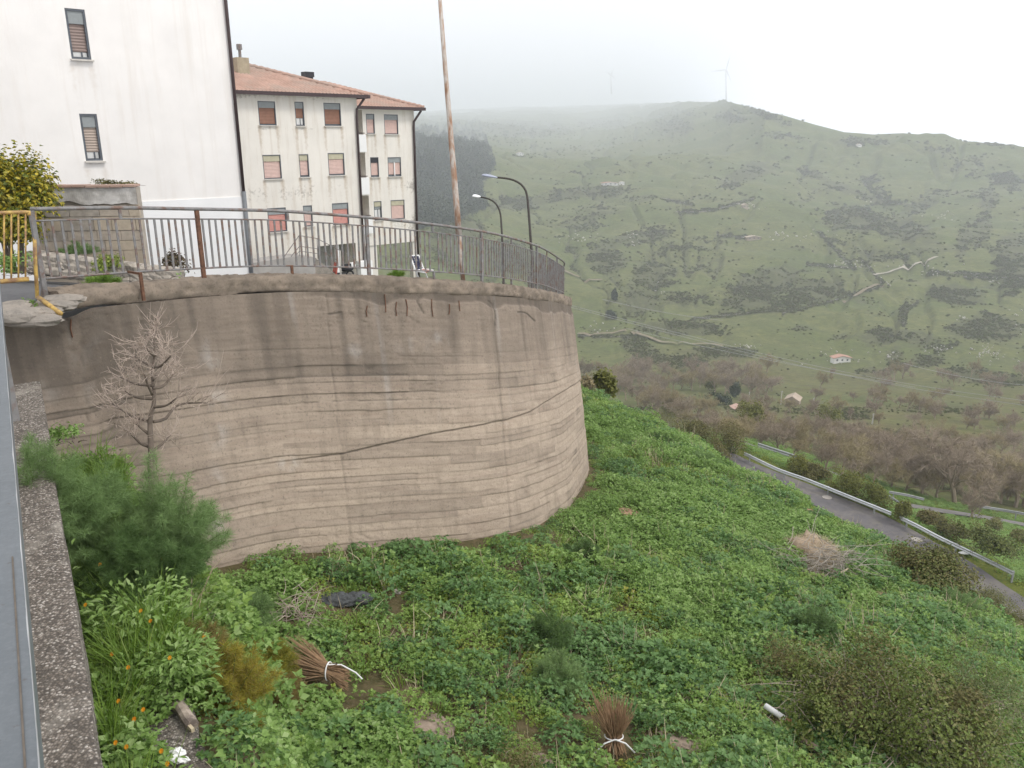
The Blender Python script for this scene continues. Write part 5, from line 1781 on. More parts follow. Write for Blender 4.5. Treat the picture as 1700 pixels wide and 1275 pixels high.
fennel("fennel_bush", "small fennel in front of the ruined block wall", at(130, 424, 18.6), .45, .32, 30, 300, M_FENNEL, 40, w=.006)
fennel("fennel_bush", "bright fern-like fennel on the coping behind the railing's short post", at(168, 478, 12.4), .28, .22, 26, 300, M_GRASS, 41, w=.005)
fennel("fennel_bush", "bright green tuft behind the railing before the open pillars", at(660, 464, 16.6), .18, .2, 20, 260, M_GRASS, 42, w=.005)


def leafy(name, label, cat, base, P, N, L, mat, seed=0, group=None, stems=None, stem_mat=None, aspect=.6, gap=-.16):
    """foliage as many small blades at given points plus stems"""
    r = np.random.default_rng(seed)
    t = thing(name, label, cat, base, group)
    # ragged: whole sprays are missing, others stand out
    gapn = fbm((P[:, 0] + P[:, 2] * .7) / (L * 8), (P[:, 1] - P[:, 2] * .6) / (L * 8), seed, 4)
    keep = gapn > gap
    P, N, gapn = P[keep] + N[keep] * (gapn[keep] * L * 2.2)[:, None], N[keep], gapn[keep]
    n = len(P)
    D = unit(np.cross(N, r.normal(0, 1, (n, 3))) + r.normal(0, .25, (n, 3)))
    Ls = r.uniform(.65, 1.3, n) * L
    V, Fc = leaf_mesh(P, D, unit(N + r.normal(0, .45, (n, 3))), Ls, Ls * aspect)
    if isinstance(mat, (list, tuple)):
        tone = fbm((P[:, 0] + P[:, 2] * .4) / (L * 16) + 9, (P[:, 1] - P[:, 2] * .4) / (L * 16), seed + 5, 3) + r.normal(0, .12, n)
        kk_ = np.clip(((tone + .45) / .9 * len(mat)).astype(int), 0, len(mat) - 1)
        for j_, m_ in enumerate(mat):
            fk = np.tile(kk_ == j_, 2)
            if fk.any(): obj_np("foliage", V, Fc[fk], m_, t)
    else:
        obj_np("foliage", V, Fc, mat, t)
    if stems is not None: stems.build("stems", stem_mat or M_BARK, t, kind='stuff')
    return t


def bush_points(base, R, n, seed, lumps=9, shell=.55):
    r = np.random.default_rng(seed)
    c = []
    for i in range(lumps):
        az = r.uniform(0, 6.28); q = math.sqrt(r.uniform(0, 1)) * (.62 if lumps < 24 else .84)
        c.append((math.cos(az) * q, math.sin(az) * q, r.uniform(.25, .72) if lumps < 24 else r.uniform(.1, .9) * (1.05 - q * .75), r.uniform(.28, .5) if lumps < 24 else r.uniform(.14, .36)))
    c.append((0, 0, .45, .5 if lumps < 24 else .4))
    c = np.array(c)
    k = r.integers(0, len(c), n)
    d = unit(r.normal(0, 1, (n, 3)))
    d[:, 2] = np.where(d[:, 2] < -.3, -d[:, 2], d[:, 2])
    rad = c[k, 3] * r.uniform(shell, 1, n) ** .5 * (1 + .22 * r.normal(0, 1, n))
    P = c[k, :3] + d * rad[:, None]
    P[:, 2] = np.abs(P[:, 2])
    return np.asarray(base) + P * np.asarray(R), unit(d + [0, 0, .6])


def bush_stems(base, R, n, seed, rad=.008, arch=.4):
    r = np.random.default_rng(seed); m = MB()
    for i in range(n):
        az = r.uniform(0, 6.28); q = math.sqrt(r.uniform(0, .85))
        p0 = np.array([math.cos(az) * q * .8, math.sin(az) * q * .8, r.uniform(0, .4)])
        D = unit(r.normal(0, 1, 3) * [1, 1, .35] + [0, 0, .45])
        ln = r.uniform(.25, .75)
        t = np.linspace(0, 1, 6)[:, None]
        C = p0 + D * ln * t + np.array([r.normal(0, .12), r.normal(0, .12), -.35 * ln]) * t ** 2
        C[:, 2] = np.minimum(np.abs(C[:, 2]), 1.2 - .5 * (C[:, 0] ** 2 + C[:, 1] ** 2))
        m.tube(np.asarray(base) + C * np.asarray(R), np.linspace(rad, rad * .35, 6), 3, False)
    return m


def bush(label, px, py, wpx, hpx, n, L, mat, seed, d=None, name="shrub", cat="shrub", stems=30, group=None, depth=1.0, stem_mat=None, lumps=9, sr=.008, gap=-.2):
    b = at(px, py, d) if d else on_bank(px, py)
    dd = float(proj(b)[2]); w, h = wpx * dd / F, hpx * dd / F
    b = b - [0, 0, .05 * h]
    P, N = bush_points(b, (w, w * depth, h), n, seed, lumps)
    return leafy(name, label, cat, b, P, N, L, mat, seed, group, bush_stems(b, (w, w * depth, h), stems, seed, sr), stem_mat, gap=gap)


M_BRAMG = leafmat("bright_bramble_leaves", [(.09, .13, .025), (.14, .19, .035), (.20, .25, .05)], .3, .5)
M_RED_W = leafmat("reddish_weed_leaves", [(.09, .06, .04), (.13, .10, .05), (.10, .12, .04)], .2, .6)
bush("big dark bramble thicket filling the lower right corner", 1460, 1245, 200, 200, 34000, .054, [M_BUSHB, M_BRAM, M_BRAMG, M_BRAM, M_BRAMG], 51, gap=-.20, name="bramble_bush", cat="bramble", stems=520, lumps=34, stem_mat=M_TWIG, sr=.0075)
bush("pale thorny thicket with light buds at the right frame edge", 1640, 1245, 150, 150, 18000, .034, [M_BRAM2, M_BRAM2, M_BRAMG], 52, name="thorn_bush", cat="bush", stems=260, lumps=12, stem_mat=M_TWIG, sr=.006)
bush("brownish low bramble left of the white pipe, beside the thicket", 1300, 1130, 70, 60, 5000, .032, M_BUSHB, 58, name="bramble_bush", cat="bramble", stems=50, stem_mat=M_TWIG)
bush("dry brownish scrub at the bottom edge left of the upright twig bundle", 815, 1290, 95, 45, 5200, .026, M_BUSHB, 53, stems=60, stem_mat=M_TWIG, sr=.004)
bush("rounded brown-green bush on the crest against the lower road", 1540, 975, 72, 56, 11000, .07, [M_BUSHB, M_BRAM, M_BUSHB], 54, stems=50, lumps=12, stem_mat=M_TWIG)
bush("brown bramble bank under the right end of the road", 1670, 1050, 70, 75, 11000, .07, [M_BUSHB, M_BRAM, M_BUSHB], 55, stems=70, lumps=12, stem_mat=M_TWIG)
for k, (x_, y_, w_, h_, lab) in enumerate([(1100, 712, 36, 34, "low brown-green bush on the slope crest, farthest left of three"), (1150, 735, 40, 34, "brown-green bush in the middle of the crest row"), (1203, 762, 52, 56, "largest dark bush at the end of the crest row by the road")]):
    bush(lab, x_, y_, w_, h_, 6000, .13, M_BUSHB, 60 + k, stems=40, lumps=10, group="bushes along the slope crest", stem_mat=M_TWIG, sr=.015)
bush("dark upright shrub showing just right of the curved wall", 1000, 662, 24, 50, 4000, .22, M_OLIVE, 65, stems=24, lumps=8, d=46.0, sr=.03)
bush("pale bare shrub between the wall and the dark upright shrub", 975, 655, 14, 34, 700, .12, M_BARE2, 66, stems=60, d=44.0, stem_mat=M_BARE, sr=.03)
for k, (x_, y_, w_, h_, d_, m_) in enumerate([(1328, 788, 22, 36, 68, 0), (1356, 800, 26, 26, 67, 1), (1405, 822, 40, 42, 64, 0), (1445, 838, 42, 40, 62, 0), (1494, 862, 16, 34, 59, 0), (1538, 874, 26, 22, 60, 1), (1575, 890, 34, 28, 57, 1), (1612, 908, 44, 46, 54, 2), (1655, 925, 46, 40, 52, 2), (1690, 900, 22, 16, 66, 2), (1652, 880, 18, 20, 76, 2)]):
    bush(["olive shrub poking up behind the first stretch of guard rail", "brownish low shrub right of the first guard rail shrub", "wide olive shrub behind the middle of the guard rail", "olive shrub just right of the widest one behind the guard rail",
          "small olive shrub growing through the gap in the guard rail", "low brown shrub behind the right guard rail stretch", "low brown shrub mass before the dark one by the guard rail", "dark round shrub behind the right guard rail stretch",
          "dark spreading shrub over the right end of the guard rail", "green weed clump on the grass strip at the right edge", "leafy bright clump on the strip below the far road"][k], x_, y_, w_, h_, 3800, .15, [M_OLIVE, M_BUSHB, M_BRAM][m_], 70 + k, d=d_, stems=24, group="shrubs along the guard rail", sr=.015)
# golden-green tree at the left, behind the yellow barrier
tb = at(20, 425, 18.2)
P, N = bush_points(tb + [0, 0, -.1], (1.15, 1.0, 2.05), 21000, 81, 20)
st_m = MB()
for q in ((.0, .0), (.12, .05), (-.14, .1)): st_m.tube([tb + [q[0], q[1], -.4], tb + [q[0] * 2, q[1] * 2, .5], tb + [q[0] * 5, q[1] * 4, 1.3]], [.06, .05, .03], 7)
leafy("laurel_tree", "dense golden-green evergreen tree before the white block, left of the ruined wall", "tree", tb, P, N, .10, M_LAUREL, 81, None, st_m, gap=-.5)
bush("dark reddish weed in front of the white block behind the railing", 290, 460, 26, 46, 700, .075, M_RED_W, 82, d=18.5, stems=20, name="weed_plant", cat="weed")
bush("green weeds on the coping behind the rusty tall post", 300, 466, 22, 18, 700, .06, M_WEED, 83, d=13.6, stems=10, name="weed_plant", cat="weed")
bush("yellowish grass clump in front of the ruined wall", 180, 450, 34, 22, 900, .06, M_WEED2, 84, d=17.4, stems=10, name="weed_plant", cat="weed")
bush("green weed at the foot of the first railing post", 46, 518, 24, 30, 700, .045, M_WEED, 85, d=10.15, stems=14, name="weed_plant", cat="weed")
bush("weeds trailing along the top of the ruined wall", 190, 311, 52, 11, 900, .05, M_BUSHB, 86, d=19.8, stems=26, name="weed_plant", cat="weed", depth=.25)
bush("green weeds on the bank left of the ruined wall", 35, 455, 42, 36, 1400, .07, M_WEED, 87, d=17.0, stems=12, name="weed_plant", cat="weed")
bush("green leafy weeds at the wall end above the fennel", 105, 738, 40, 34, 900, .04, M_WEED, 88, d=8.9, stems=16, name="weed_plant", cat="weed")

# ------------------------------------------------------------------ the dead tree
dt = thing("dead_tree", "dead leafless little tree with sprays of pale dry twigs in front of the curved wall", "dead tree", uvp(244, 938, -4.15))
DT = 8.75
tp = [(240, 948, 8.5), (246, 880, 8.6), (251, 770, 8.7), (249, 700, 8.75), (256, 665, 8.75), (253, 620, 8.8), (257, 585, 8.8), (255, 556, 8.8)]
TC, _ = catmull([at(*p) for p in tp], 40)
MB().tube(TC, np.interp(np.linspace(0, 1, 40), [0, .45, .7, 1], [.045, .034, .022, .009]), 9).build("trunk", M_BARK, dt, smooth=True)
rt = np.random.default_rng(17)
BR = [[(249, 700), (218, 690), (186, 670)], [(254, 676), (276, 673), (293, 661)], [(253, 662), (228, 660), (208, 650)], [(254, 640), (225, 637), (200, 626)], [(254, 645), (272, 640), (290, 618)], [(254, 608), (240, 602), (224, 592)], [(255, 610), (268, 607), (284, 590)],
      [(255, 700), (275, 695), (296, 672), (345, 668)], [(248, 742), (232, 735), (214, 716)], [(250, 750), (268, 738), (283, 722)], [(255, 556), (256, 553), (257, 549)], [(255, 590), (245, 580), (236, 572)], [(256, 590), (268, 582), (275, 570)],
      [(249, 722), (236, 712), (225, 702)], [(254, 630), (262, 622), (270, 612)], [(253, 655), (246, 640), (240, 622)]]
for L in BR:
    dz = rt.uniform(-.35, .35)
    pts = [at(x, y, DT + dz * i / (len(L) - 1)) for i, (x, y) in enumerate(L)]
    C, _ = catmull(pts, 10)
    br = MB().tube(C, np.linspace(.018, .008, 10), 6).build("branch", M_BARK, dt, smooth=True)
    ax = unit(C[-1] - C[-3])
    sp = MB()
    q = np.linspace(0, 1, 5)[:, None]
    for i in range(15):
        D = unit(ax * rt.uniform(.3, 1.0) + rt.normal(0, .62, 3) + [0, 0, .12])
        ln = rt.uniform(.10, .23) * (1.6 if rt.uniform() < .2 else 1)
        s0 = C[-1 - int(rt.integers(0, 4))]
        cv = s0 + D * ln * q + (rt.normal(0, .16, 3) + [0, 0, rt.uniform(-.2, .35)]) * ln * q ** 2
        sp.tube(cv, np.linspace(.0048, .0016, 5), 3, False)
        for j in range(4):
            k = rt.uniform(.3, 1)
            p = np.array([np.interp(k, q[:, 0], cv[:, c]) for c in range(3)])
            D2 = unit(D + rt.normal(0, .6, 3)); l2 = ln * rt.uniform(.3, .75)
            sp.tube(p + D2 * l2 * q[::2] + (rt.normal(0, .2, 3) + [0, 0, .15]) * l2 * q[::2] ** 2, [.0036, .0028, .0012], 3, False)
    sp.build("twig_spray", M_TWIG, br, kind='stuff')

# ------------------------------------------------------------------ small things on the slope
def sheaf(label, tie, axis, side, n, spread, L, seed, group="tied bundles of prunings"):
    r = np.random.default_rng(seed)
    tie = np.asarray(tie, float); axis = unit(axis); side = unit(side); up = np.cross(axis, side)
    t = thing("twig_bundle", label, "twig bundle", tie, group)
    m = MB()
    for i in range(n):
        a = r.uniform(0, 6.28); q = math.sqrt(r.uniform(0, 1))
        o_ = side * math.cos(a) * q + up * math.sin(a) * q
        p0 = tie + o_ * .085 - axis * L * r.uniform(.12, .5) + o_ * r.uniform(0, .1)
        p1 = tie + o_ * .09
        p2 = tie + o_ * (.09 + spread * r.uniform(.5, 1.1)) + axis * L * r.uniform(.55, 1.05) + r.normal(0, .03, 3)
        C, _ = catmull([p0, p1, (p1 + p2) / 2 + r.normal(0, .012, 3), p2], 7)
        m.tube(C, np.linspace(.007, .003, 7) * r.uniform(.6, 1.3), 4, False)
    m.build("sticks", M_TWIGB, t, kind='stuff')
    ring = [tie + (side * math.cos(a) + up * math.sin(a)) * .115 for a in np.linspace(0, 2 * math.pi, 22)]
    MB().tube(ring, .009, 5, False).build("tie", M_PLINTH, t, smooth=True)
    return t


g1 = on_bank(548, 1142) + [0, 0, .24]
sheaf("bundle of brown prunings lying on its side, tied with white cord", g1, at(468, 1092, 9.6) - at(600, 1150, 9.4), (0, .35, 1), 190, .22, .58, 5)
g1t = MB().tube([g1 + [0, 0, .1], g1 + [.16, 0, .10], g1 + [.34, -.02, .0], g1 + [.42, -.04, -.08]], .009, 5); g1t.build("tie_end", M_PLINTH, bpy.data.objects["twig_bundle"])
g2 = on_bank(1018, 1248) + [0, 0, .24]
sheaf("bundle of brown prunings standing upright, tied with white cord", g2, (-.08, .25, 1), (1, 0, 0), 210, .24, .5, 6)
for a_ in (-1, 1):
    MB().tube([g2 + [0, -.12, .05], g2 + [a_ * .13, -.13, .0], g2 + [a_ * .25, -.13, -.14]], .010, 5).build("tie_end", M_PLINTH, bpy.data.objects["twig_bundle.001"])

nb_ = on_bank(558, 1000)
V_, F_ = blob(nb_ + [0, 0, .02], (.30, .16, .10), 77, .55, 34, 20, 4.5)
sn = thing("shade_net", "crumpled dark shade net lying in the weeds below the wall", "net", nb_)
MB().add(V_, F_).build("net", simple("black_netting", (.085, .09, .092), .95, .5, 30, .5), sn, smooth=True)
V_, F_ = blob(nb_ + [.30, .1, .0], (.2, .14, .09), 79, .6, 26, 14, 4.5); MB().add(V_, F_).build("fold", bpy.data.materials["black_netting"], sn, smooth=True)


def twigheap(name, label, cat, c, R, n, seed, mat, rad=.006, L=.5):
    r = np.random.default_rng(seed); t = thing(name, label, cat, c); m = MB()
    for i in range(n):
        p = np.asarray(c) + r.normal(0, .45, 3) * R
        p[2] = c[2] + abs(r.normal(0, .5)) * R[2]
        D = unit(r.normal(0, 1, 3) * [1, 1, .25]); ln = L * r.uniform(.4, 1.1)
        C, _ = catmull([p, p + D * ln * .5 + r.normal(0, .06, 3) * ln, p + D * ln], 5)
        m.tube(C, np.linspace(rad, rad * .4, 5), 4, False)
    m.build("sticks", mat, t, kind='stuff')
    return t


b_ = on_bank(490, 1040)
twigheap("dry_stalks", "tangle of pale dry stalks above the lying twig bundle", "dry stalks", b_ + [0, 0, .1], np.array([.35, .3, .4]), 60, 3, M_TWIG, .006, .55)
b_ = on_bank(1365, 955)
bh = twigheap("brush_heap", "heap of grey cut brushwood on the right slope", "brush heap", b_ + [0, 0, .3], np.array([.95, .6, .45]), 150, 4, simple("grey_brushwood", (.33, .295, .25), .9, .25, 8), .010, .95)
q_ = at(1, 1, 1)
db = float(proj(b_)[2])
MB().tube([at(1333, 966, db - .5), at(1349, 953, db - .4), at(1385, 957, db - .3), at(1408, 944, db - .2)], [.035, .04, .035, .015], 7).build("pale_branch", M_STRAW, bh, smooth=True)
b_ = on_bank(1342, 925)
sm = thing("straw_mound", "straw-coloured dry mound above the brushwood heap", "mound", b_)
V_, F_ = blob(b_ + [0, 0, .02], (.72, .5, .52), 12, .6, 24, 14, 3.0); MB().add(V_, F_).build("earth", simple("dry_earth", (.36, .28, .20), .95, .3, 6, .5), sm, smooth=True)
r = np.random.default_rng(12); d_ = unit(r.normal(0, 1, (2600, 3)) * [1, 1, .8]); d_[:, 2] = np.abs(d_[:, 2])
V_, F_ = thread_mesh(b_ + [0, 0, .02] + d_ * [.75, .52, .54] + r.normal(0, .05, (2600, 3)), d_ * .2 + r.normal(0, .4, (2600, 3)) - [0, 0, .5], .22, .009)
obj_np("straw", V_, F_, M_STRAW, sm, kind='stuff')


def log(name, label, cat, a, b, r0, r1, mat, n=9):
    t_ = np.linspace(0, 1, 14)[:, None]
    a, b = np.asarray(a), np.asarray(b)
    C = a + (b - a) * t_ + .12 * r0 * np.stack([fbm(t_[:, 0] * 5, t_[:, 0] * 0, 5, 2)] * 3, 1)
    o = MB().tube(C, np.linspace(r0, r1, 14) * (1 + .15 * fbm(t_[:, 0] * 7, t_[:, 0], 6, 2)), n).build(name, mat, loc=(a + b) / 2)
    return set_props(o, label, cat)


M_DRIFT = simple("weathered_wood", (.36, .30, .245), .9, .35, 18, .5, 0, .2, (.16, .13, .11), .3)
la, lb = uvp(279, 1150, -3.93), uvp(321, 1203, -3.93)
log("weathered_log", "weathered split log lying on the concrete footing", "log", la, lb, .050, .042, M_DRIFT)
sp_ = unit(np.cross(lb - la, ZUP))
set_props(MB().bar(lb - (lb - la) * .1 + sp_ * .03, lb + (lb - la) * .12 + sp_ * .025, .022, .03).build("wood_splinter", M_STRAW, loc=lb), "pale split splinter sticking out beside the weathered log", "wood")
pa_, pb2 = on_bank(1300, 1046), on_bank(1338, 1066)
log("fallen_log", "grey fallen log beside the fennel on the right slope", "log", pa_ + [0, 0, .1], pb2 + [0, 0, .1], .06, .05, M_DRIFT)
pa_, pb2 = on_bank(1392, 978), on_bank(1424, 1004)
log("fallen_branch", "long pale branch below the brushwood heap", "branch", pa_ + [0, 0, .12], pb2 + [0, 0, .08], .05, .03, M_STRAW)
pa_, pb2 = on_bank(1530, 990), on_bank(1553, 978)
log("fallen_branch", "short forked pale branch near the crest bush", "branch", pa_ + [0, 0, .1], pb2 + [0, 0, .3], .04, .02, M_STRAW)
wp = thing("broken_pipe", "white broken pipe with a reddish end beside the bramble thicket", "pipe", on_bank(1290, 1200))
a_, b_ = on_bank(1268, 1192) + [0, 0, .22], on_bank(1312, 1218) + [0, 0, .18]
MB().tube([a_, a_ * .2 + b_ * .8], .045, 10).build("tube", M_PLINTH, wp, smooth=True)
MB().tube([a_ * .2 + b_ * .8, b_], .047, 10).build("red_end", simple("red_pipe_end", (.36, .12, .09), .6, .3), wp, smooth=True)
pa_, pb2 = on_bank(1328, 1246) + [0, 0, .20], on_bank(1366, 1268) + [0, 0, .16]
set_props(MB().bar(pa_, pb2, .10, .04).build("wood_plank", simple("brown_plank", (.22, .165, .13), .9, .3, 14, .4), loc=(pa_ + pb2) / 2), "short brown plank at the foot of the bramble thicket", "plank")
V_, F_ = blob(on_bank(1332, 1240) + [0, 0, .12], (.06, .06, .08), 91, .3); set_props(MB().add(V_, F_).build("pale_stone", M_PALE, loc=on_bank(1332, 1240)), "small pale stone at the upper end of the brown plank", "stone")
M_STONE = simple("bare_stone", (.30, .235, .185), .95, .35, 6, .6, 0, .2, (.17, .13, .10), .5)
M_SOILR = simple("reddish_bare_earth", (.34, .22, .145), .95, .3, 8, .4)
for k, (x_, y_, w_, h_, m_, lab) in enumerate([(700, 1208, 50, 7, M_STONE, "flat bare stone slab in the weeds at the bottom, right of the lying twig bundle"), (892, 1266, 24, 9, M_STONE, "bare stone at the bottom edge left of the upright twig bundle"), (1130, 1232, 36, 6, M_STONE, "flat stone in the weeds right of the upright twig bundle"),
                                               (1040, 852, 22, 12, M_SOILR, "patch of reddish bare earth near the wall's right foot"), (1000, 876, 18, 10, M_SOILR, "patch of bare earth just right of the wall foot"), (920, 925, 10, 12, M_SOILR, "small bare earth patch under the wall"),
                                               (1345, 852, 9, 14, M_SOILR, "streak of bare reddish soil below the road edge"), (1285, 1026, 16, 8, M_SOILR, "bare pink earth left of the fallen log"), (1252, 858, 12, 6, M_STONE, "pale stone half way up the right slope"),
                                               (1470, 990, 14, 8, M_SOILR, "rounded reddish stone right of the brushwood heap"), (1215, 1148, 8, 6, M_STONE, "grey stone left of the thicket"), (1257, 1173, 12, 10, M_TWIGB, "brown broken jar by the white pipe"),
                                               (1067, 688, 8, 5, M_PALE, "white stone on the slope crest"), (1170, 741, 14, 5, M_PALE, "pale flat stone at the crest bushes"), (1213, 820, 12, 5, M_STONE, "pale stone on the upper right slope"), (1437, 912, 12, 6, M_STONE, "pale stone near the road edge"), (660, 985, 6, 5, M_PALE, "small white stone in the weeds under the wall"),
                                               (1290, 961, 8, 4, M_PALE, "pale stone left of the brushwood heap")]):
    b_ = on_bank(x_, y_); dd = float(proj(b_)[2])
    V_, F_ = blob(b_ + [0, 0, .03], (w_ * dd / F, w_ * dd / F * .8, max(.035, h_ * dd / F * .35)), 300 + k, .5, 26, 14, 3.2, .5)
    V_[:, 2] += plane_z(V_[:, 0], V_[:, 1]) - plane_z(b_[0], b_[1])
    set_props(MB().add(V_, F_).build("stone" if m_ is not M_SOILR else "earth_clod", m_, loc=b_), lab, "stone" if m_ is not M_SOILR else "earth")
wb_ = thing("paper_litter", "crumpled white paper on the concrete footing at the bottom edge", "litter", uvp(300, 1255, -3.97))
for k, (x_, y_, s_) in enumerate([(294, 1250, (.05, .03, .03)), (302, 1262, (.05, .025, .02)), (285, 1258, (.04, .03, .02))]):
    V_, F_ = blob(uvp(x_, y_, -3.95), s_, 95 + k, .5, 12, 8, 3); MB().add(V_, F_).build("sheet", M_PLINTH, wb_)

# marigolds along the ledge
FLW = [(85, 901, -3.15), (166, 937, -3.5), (226, 907, -3.6), (267, 928, -3.6), (234, 1014, -3.6), (250, 1031, -3.6), (142, 1004, -3.55), (186, 1086, -3.65), (213, 1108, -3.65), (197, 1164, -3.7), (238, 1178, -3.7), (223, 1194, -3.7), (282, 1092, -3.65), (192, 1233, -3.7), (268, 1247, -3.75), (339, 1057, -3.7), (278, 1268, -3.75), (210, 1240, -3.7)]
WHERE = ["on the ledge edge below the big fennel", "left of the pair by the dead tree", "under the dead tree trunk, farther left", "under the dead tree trunk, farther right", "above the russet clump by the ledge", "just below the pair's upper bloom by the thistle", "deep in the leaves next to the ledge",
         "in the grass half way down the ledge", "right of the half-way grass bloom", "in the tall grass, higher than the log", "nearest the weathered log's left", "in the grass left of the log's end", "over the thistle leaves", "in the long grass at the bottom by the ledge", "beside the white paper on the footing", "in front of the yellowing fennel", "lowest at the bottom edge by the footing", "in the bottom grass, second from the ledge"]
rm = np.random.default_rng(44)
for (x_, y_, z_), wh in zip(FLW, WHERE):
    fc = uvp(x_, y_, z_)
    gb_ = np.array([fc[0], fc[1], -4.05 if z_ < -3.3 else -3.5])
    t = thing("marigold_plant", "orange marigold " + wh, "marigold", gb_, "marigolds along the ledge")
    H_ = fc[2] - gb_[2]
    n = 16
    az = rm.uniform(0, 6.28, n); hh = rm.uniform(.05, .85, n) * H_
    P = gb_ + np.stack([np.cos(az) * .05, np.sin(az) * .05, hh], 1) + rm.normal(0, .05, (n, 3)) * [1, 1, .3]
    D = np.stack([np.cos(az), np.sin(az), rm.uniform(.1, .7, n)], 1)
    L_ = rm.uniform(.05, .09, n)
    V_, F_ = leaf_mesh(P, D, np.stack([-np.cos(az) * .4, -np.sin(az) * .4, np.ones(n)], 1), L_, L_ * .33)
    obj_np("foliage", V_, F_, M_WEED, t)
    MB().tube([gb_, gb_ * .5 + fc * .5 + [.02, .01, 0], fc], .004, 4, False).build("stem", M_STEMG, t)
    k = 14; a = np.linspace(0, 6.28, k, endpoint=False)
    nd = unit(np.array([-.2, -.75, .75])); e1 = unit(np.cross(nd, [1, 0, 0])); e2 = np.cross(nd, e1)
    D = np.cos(a)[:, None] * e1 + np.sin(a)[:, None] * e2 + nd * .25
    V_, F_ = leaf_mesh(np.repeat(fc[None], k, 0), D, np.repeat(nd[None], k, 0), np.full(k, .018), np.full(k, .010))
    obj_np("flower", V_, F_, M_ORANGE, t)
# a grey-green thistle by the ledge
for k, (x_, y_, s_, lab) in enumerate([(240, 1065, 1.25, "spiky grey-green thistle between the ledge and the yellowing fennel"), (300, 1135, .9, "smaller leafy thistle above the weathered log"), (125, 985, .8, "broad-leaved weed beside the ledge under the big fennel")]):
    b_ = uvp(x_, y_, -3.95)
    t = thing("thistle_plant", lab, "thistle", b_)
    n = 520; az = rm.uniform(0, 6.28, n); q = np.sqrt(rm.uniform(0, 1, n)) * .3 * s_
    P = b_ + np.stack([np.cos(az) * q, np.sin(az) * q, rm.uniform(.05, .36, n) * s_], 1)
    D = np.stack([np.cos(az), np.sin(az), rm.uniform(-.2, .6, n)], 1) + rm.normal(0, .4, (n, 3))
    L_ = rm.uniform(.04, .085, n)
    V_, F_ = leaf_mesh(P, D, np.stack([rm.normal(0, .4, n), rm.normal(0, .4, n), np.ones(n)], 1), L_, L_ * .42)
    obj_np("foliage", V_, F_, M_WEED, t)

# ------------------------------------------------------------------ bare trees of the valley
def bare_tree(seed, H, mat):
    r = np.random.default_rng(seed)
    tk = MB()
    limbs = MB()
    twP, twD, twL = [], [], []
    lean = r.normal(0, .06, 2)

    def grow(p, d, L, rad, lev):
        n_ = 4
        pts = [p]
        for i in range(n_):
            d = unit(d + r.normal(0, .14, 3) + np.array([0, 0, .05]))
            pts.append(pts[-1] + d * L / n_)
        pts = np.array(pts)
        m = tk if lev == 0 else limbs
        m.tube(pts, np.linspace(rad, rad * .55, n_ + 1), 6 if lev == 0 else (4 if lev == 1 else 3), False)
        if lev == 3:
            k = 26
            q = r.uniform(.15, 1, k)
            P = np.stack([np.interp(q, np.linspace(0, 1, n_ + 1), pts[:, i]) for i in range(3)], 1)
            twP.append(P); twD.append(unit(d + r.normal(0, .75, (k, 3)))); twL.append(r.uniform(.05, .13, k) * H)
            return
        for i in range([7, 5, 5][lev]):
            q = r.uniform(.35 if lev else .28, 1.0) if i else 1.0
            P = np.array([np.interp(q, np.linspace(0, 1, n_ + 1), pts[:, k]) for k in range(3)])
            side = unit(np.cross(d, r.normal(0, 1, 3)))
            nd = unit(d * r.uniform(.45, .9) + side * r.uniform(.5, .95) + np.array([0, 0, .18]))
            grow(P, nd, L * r.uniform(.55, .78), rad * .5 * (1.15 - q * .4), lev + 1)
    grow(np.zeros(3), unit(np.array([lean[0], lean[1], 1.0])), H * .40, H * .026, 0)
    V, Fc = thread_mesh(np.vstack(twP), np.vstack(twD), np.concatenate(twL), H * .0036)
    return tk, limbs, V, Fc


BT = []
far_hide = thing
for k in range(6):
    m_ = M_BARE if k < 4 else M_BARE2
    BT.append((bare_tree(900 + k, 8.0, m_), m_))


def place_trees(label, group, px, py, hpx, seed, name="bare_tree", dmin=45.0, kinds=None):
    r = np.random.default_rng(seed)
    P = ground_px(px, py, dmin)
    for i in range(len(px)):
        dd = float(proj(P[i])[2]); H = hpx[i] * dd / F
        k = int(r.choice(kinds if kinds is not None else range(6)))
        key = (label, k)
        if key not in place_trees.proto:
            (tk, lb, V, Fc), m_ = BT[k]
            o = thing(name, label, "tree", (0, 0, 0), group)
            if k not in place_trees.me:
                a = tk.build("trunk", M_BARE, o); b = lb.build("limbs", M_BARE, o, kind='stuff'); c = obj_np("twigs", V, Fc, m_, o, kind='stuff')
                place_trees.me[k] = (a.data, b.data, c.data)
                ks = [a, b, c]
            else:
                ks = [link_mesh(nm, me, None, o, kind=kd) for nm, me, kd in zip(("trunk", "limbs", "twigs"), place_trees.me[k], (None, 'stuff', 'stuff'))]
            _kid[o.name] = ks
            for x in ks: _kid[x.name] = []
            place_trees.proto[key] = o
            o.location = P[i] - [0, 0, .2]; o.rotation_euler = (0, 0, r.uniform(0, 6.28)); o.scale = (H / 8 * r.uniform(.9, 1.25),) * 2 + (H / 8,)
        else:
            s_ = r.uniform(.9, 1.3)
            dup(place_trees.proto[key], P[i] - [0, 0, .2], r.uniform(0, 6.28), (H / 8 * s_, H / 8 * s_, H / 8))


place_trees.proto = {}; place_trees.me = {}
r = np.random.default_rng(5)
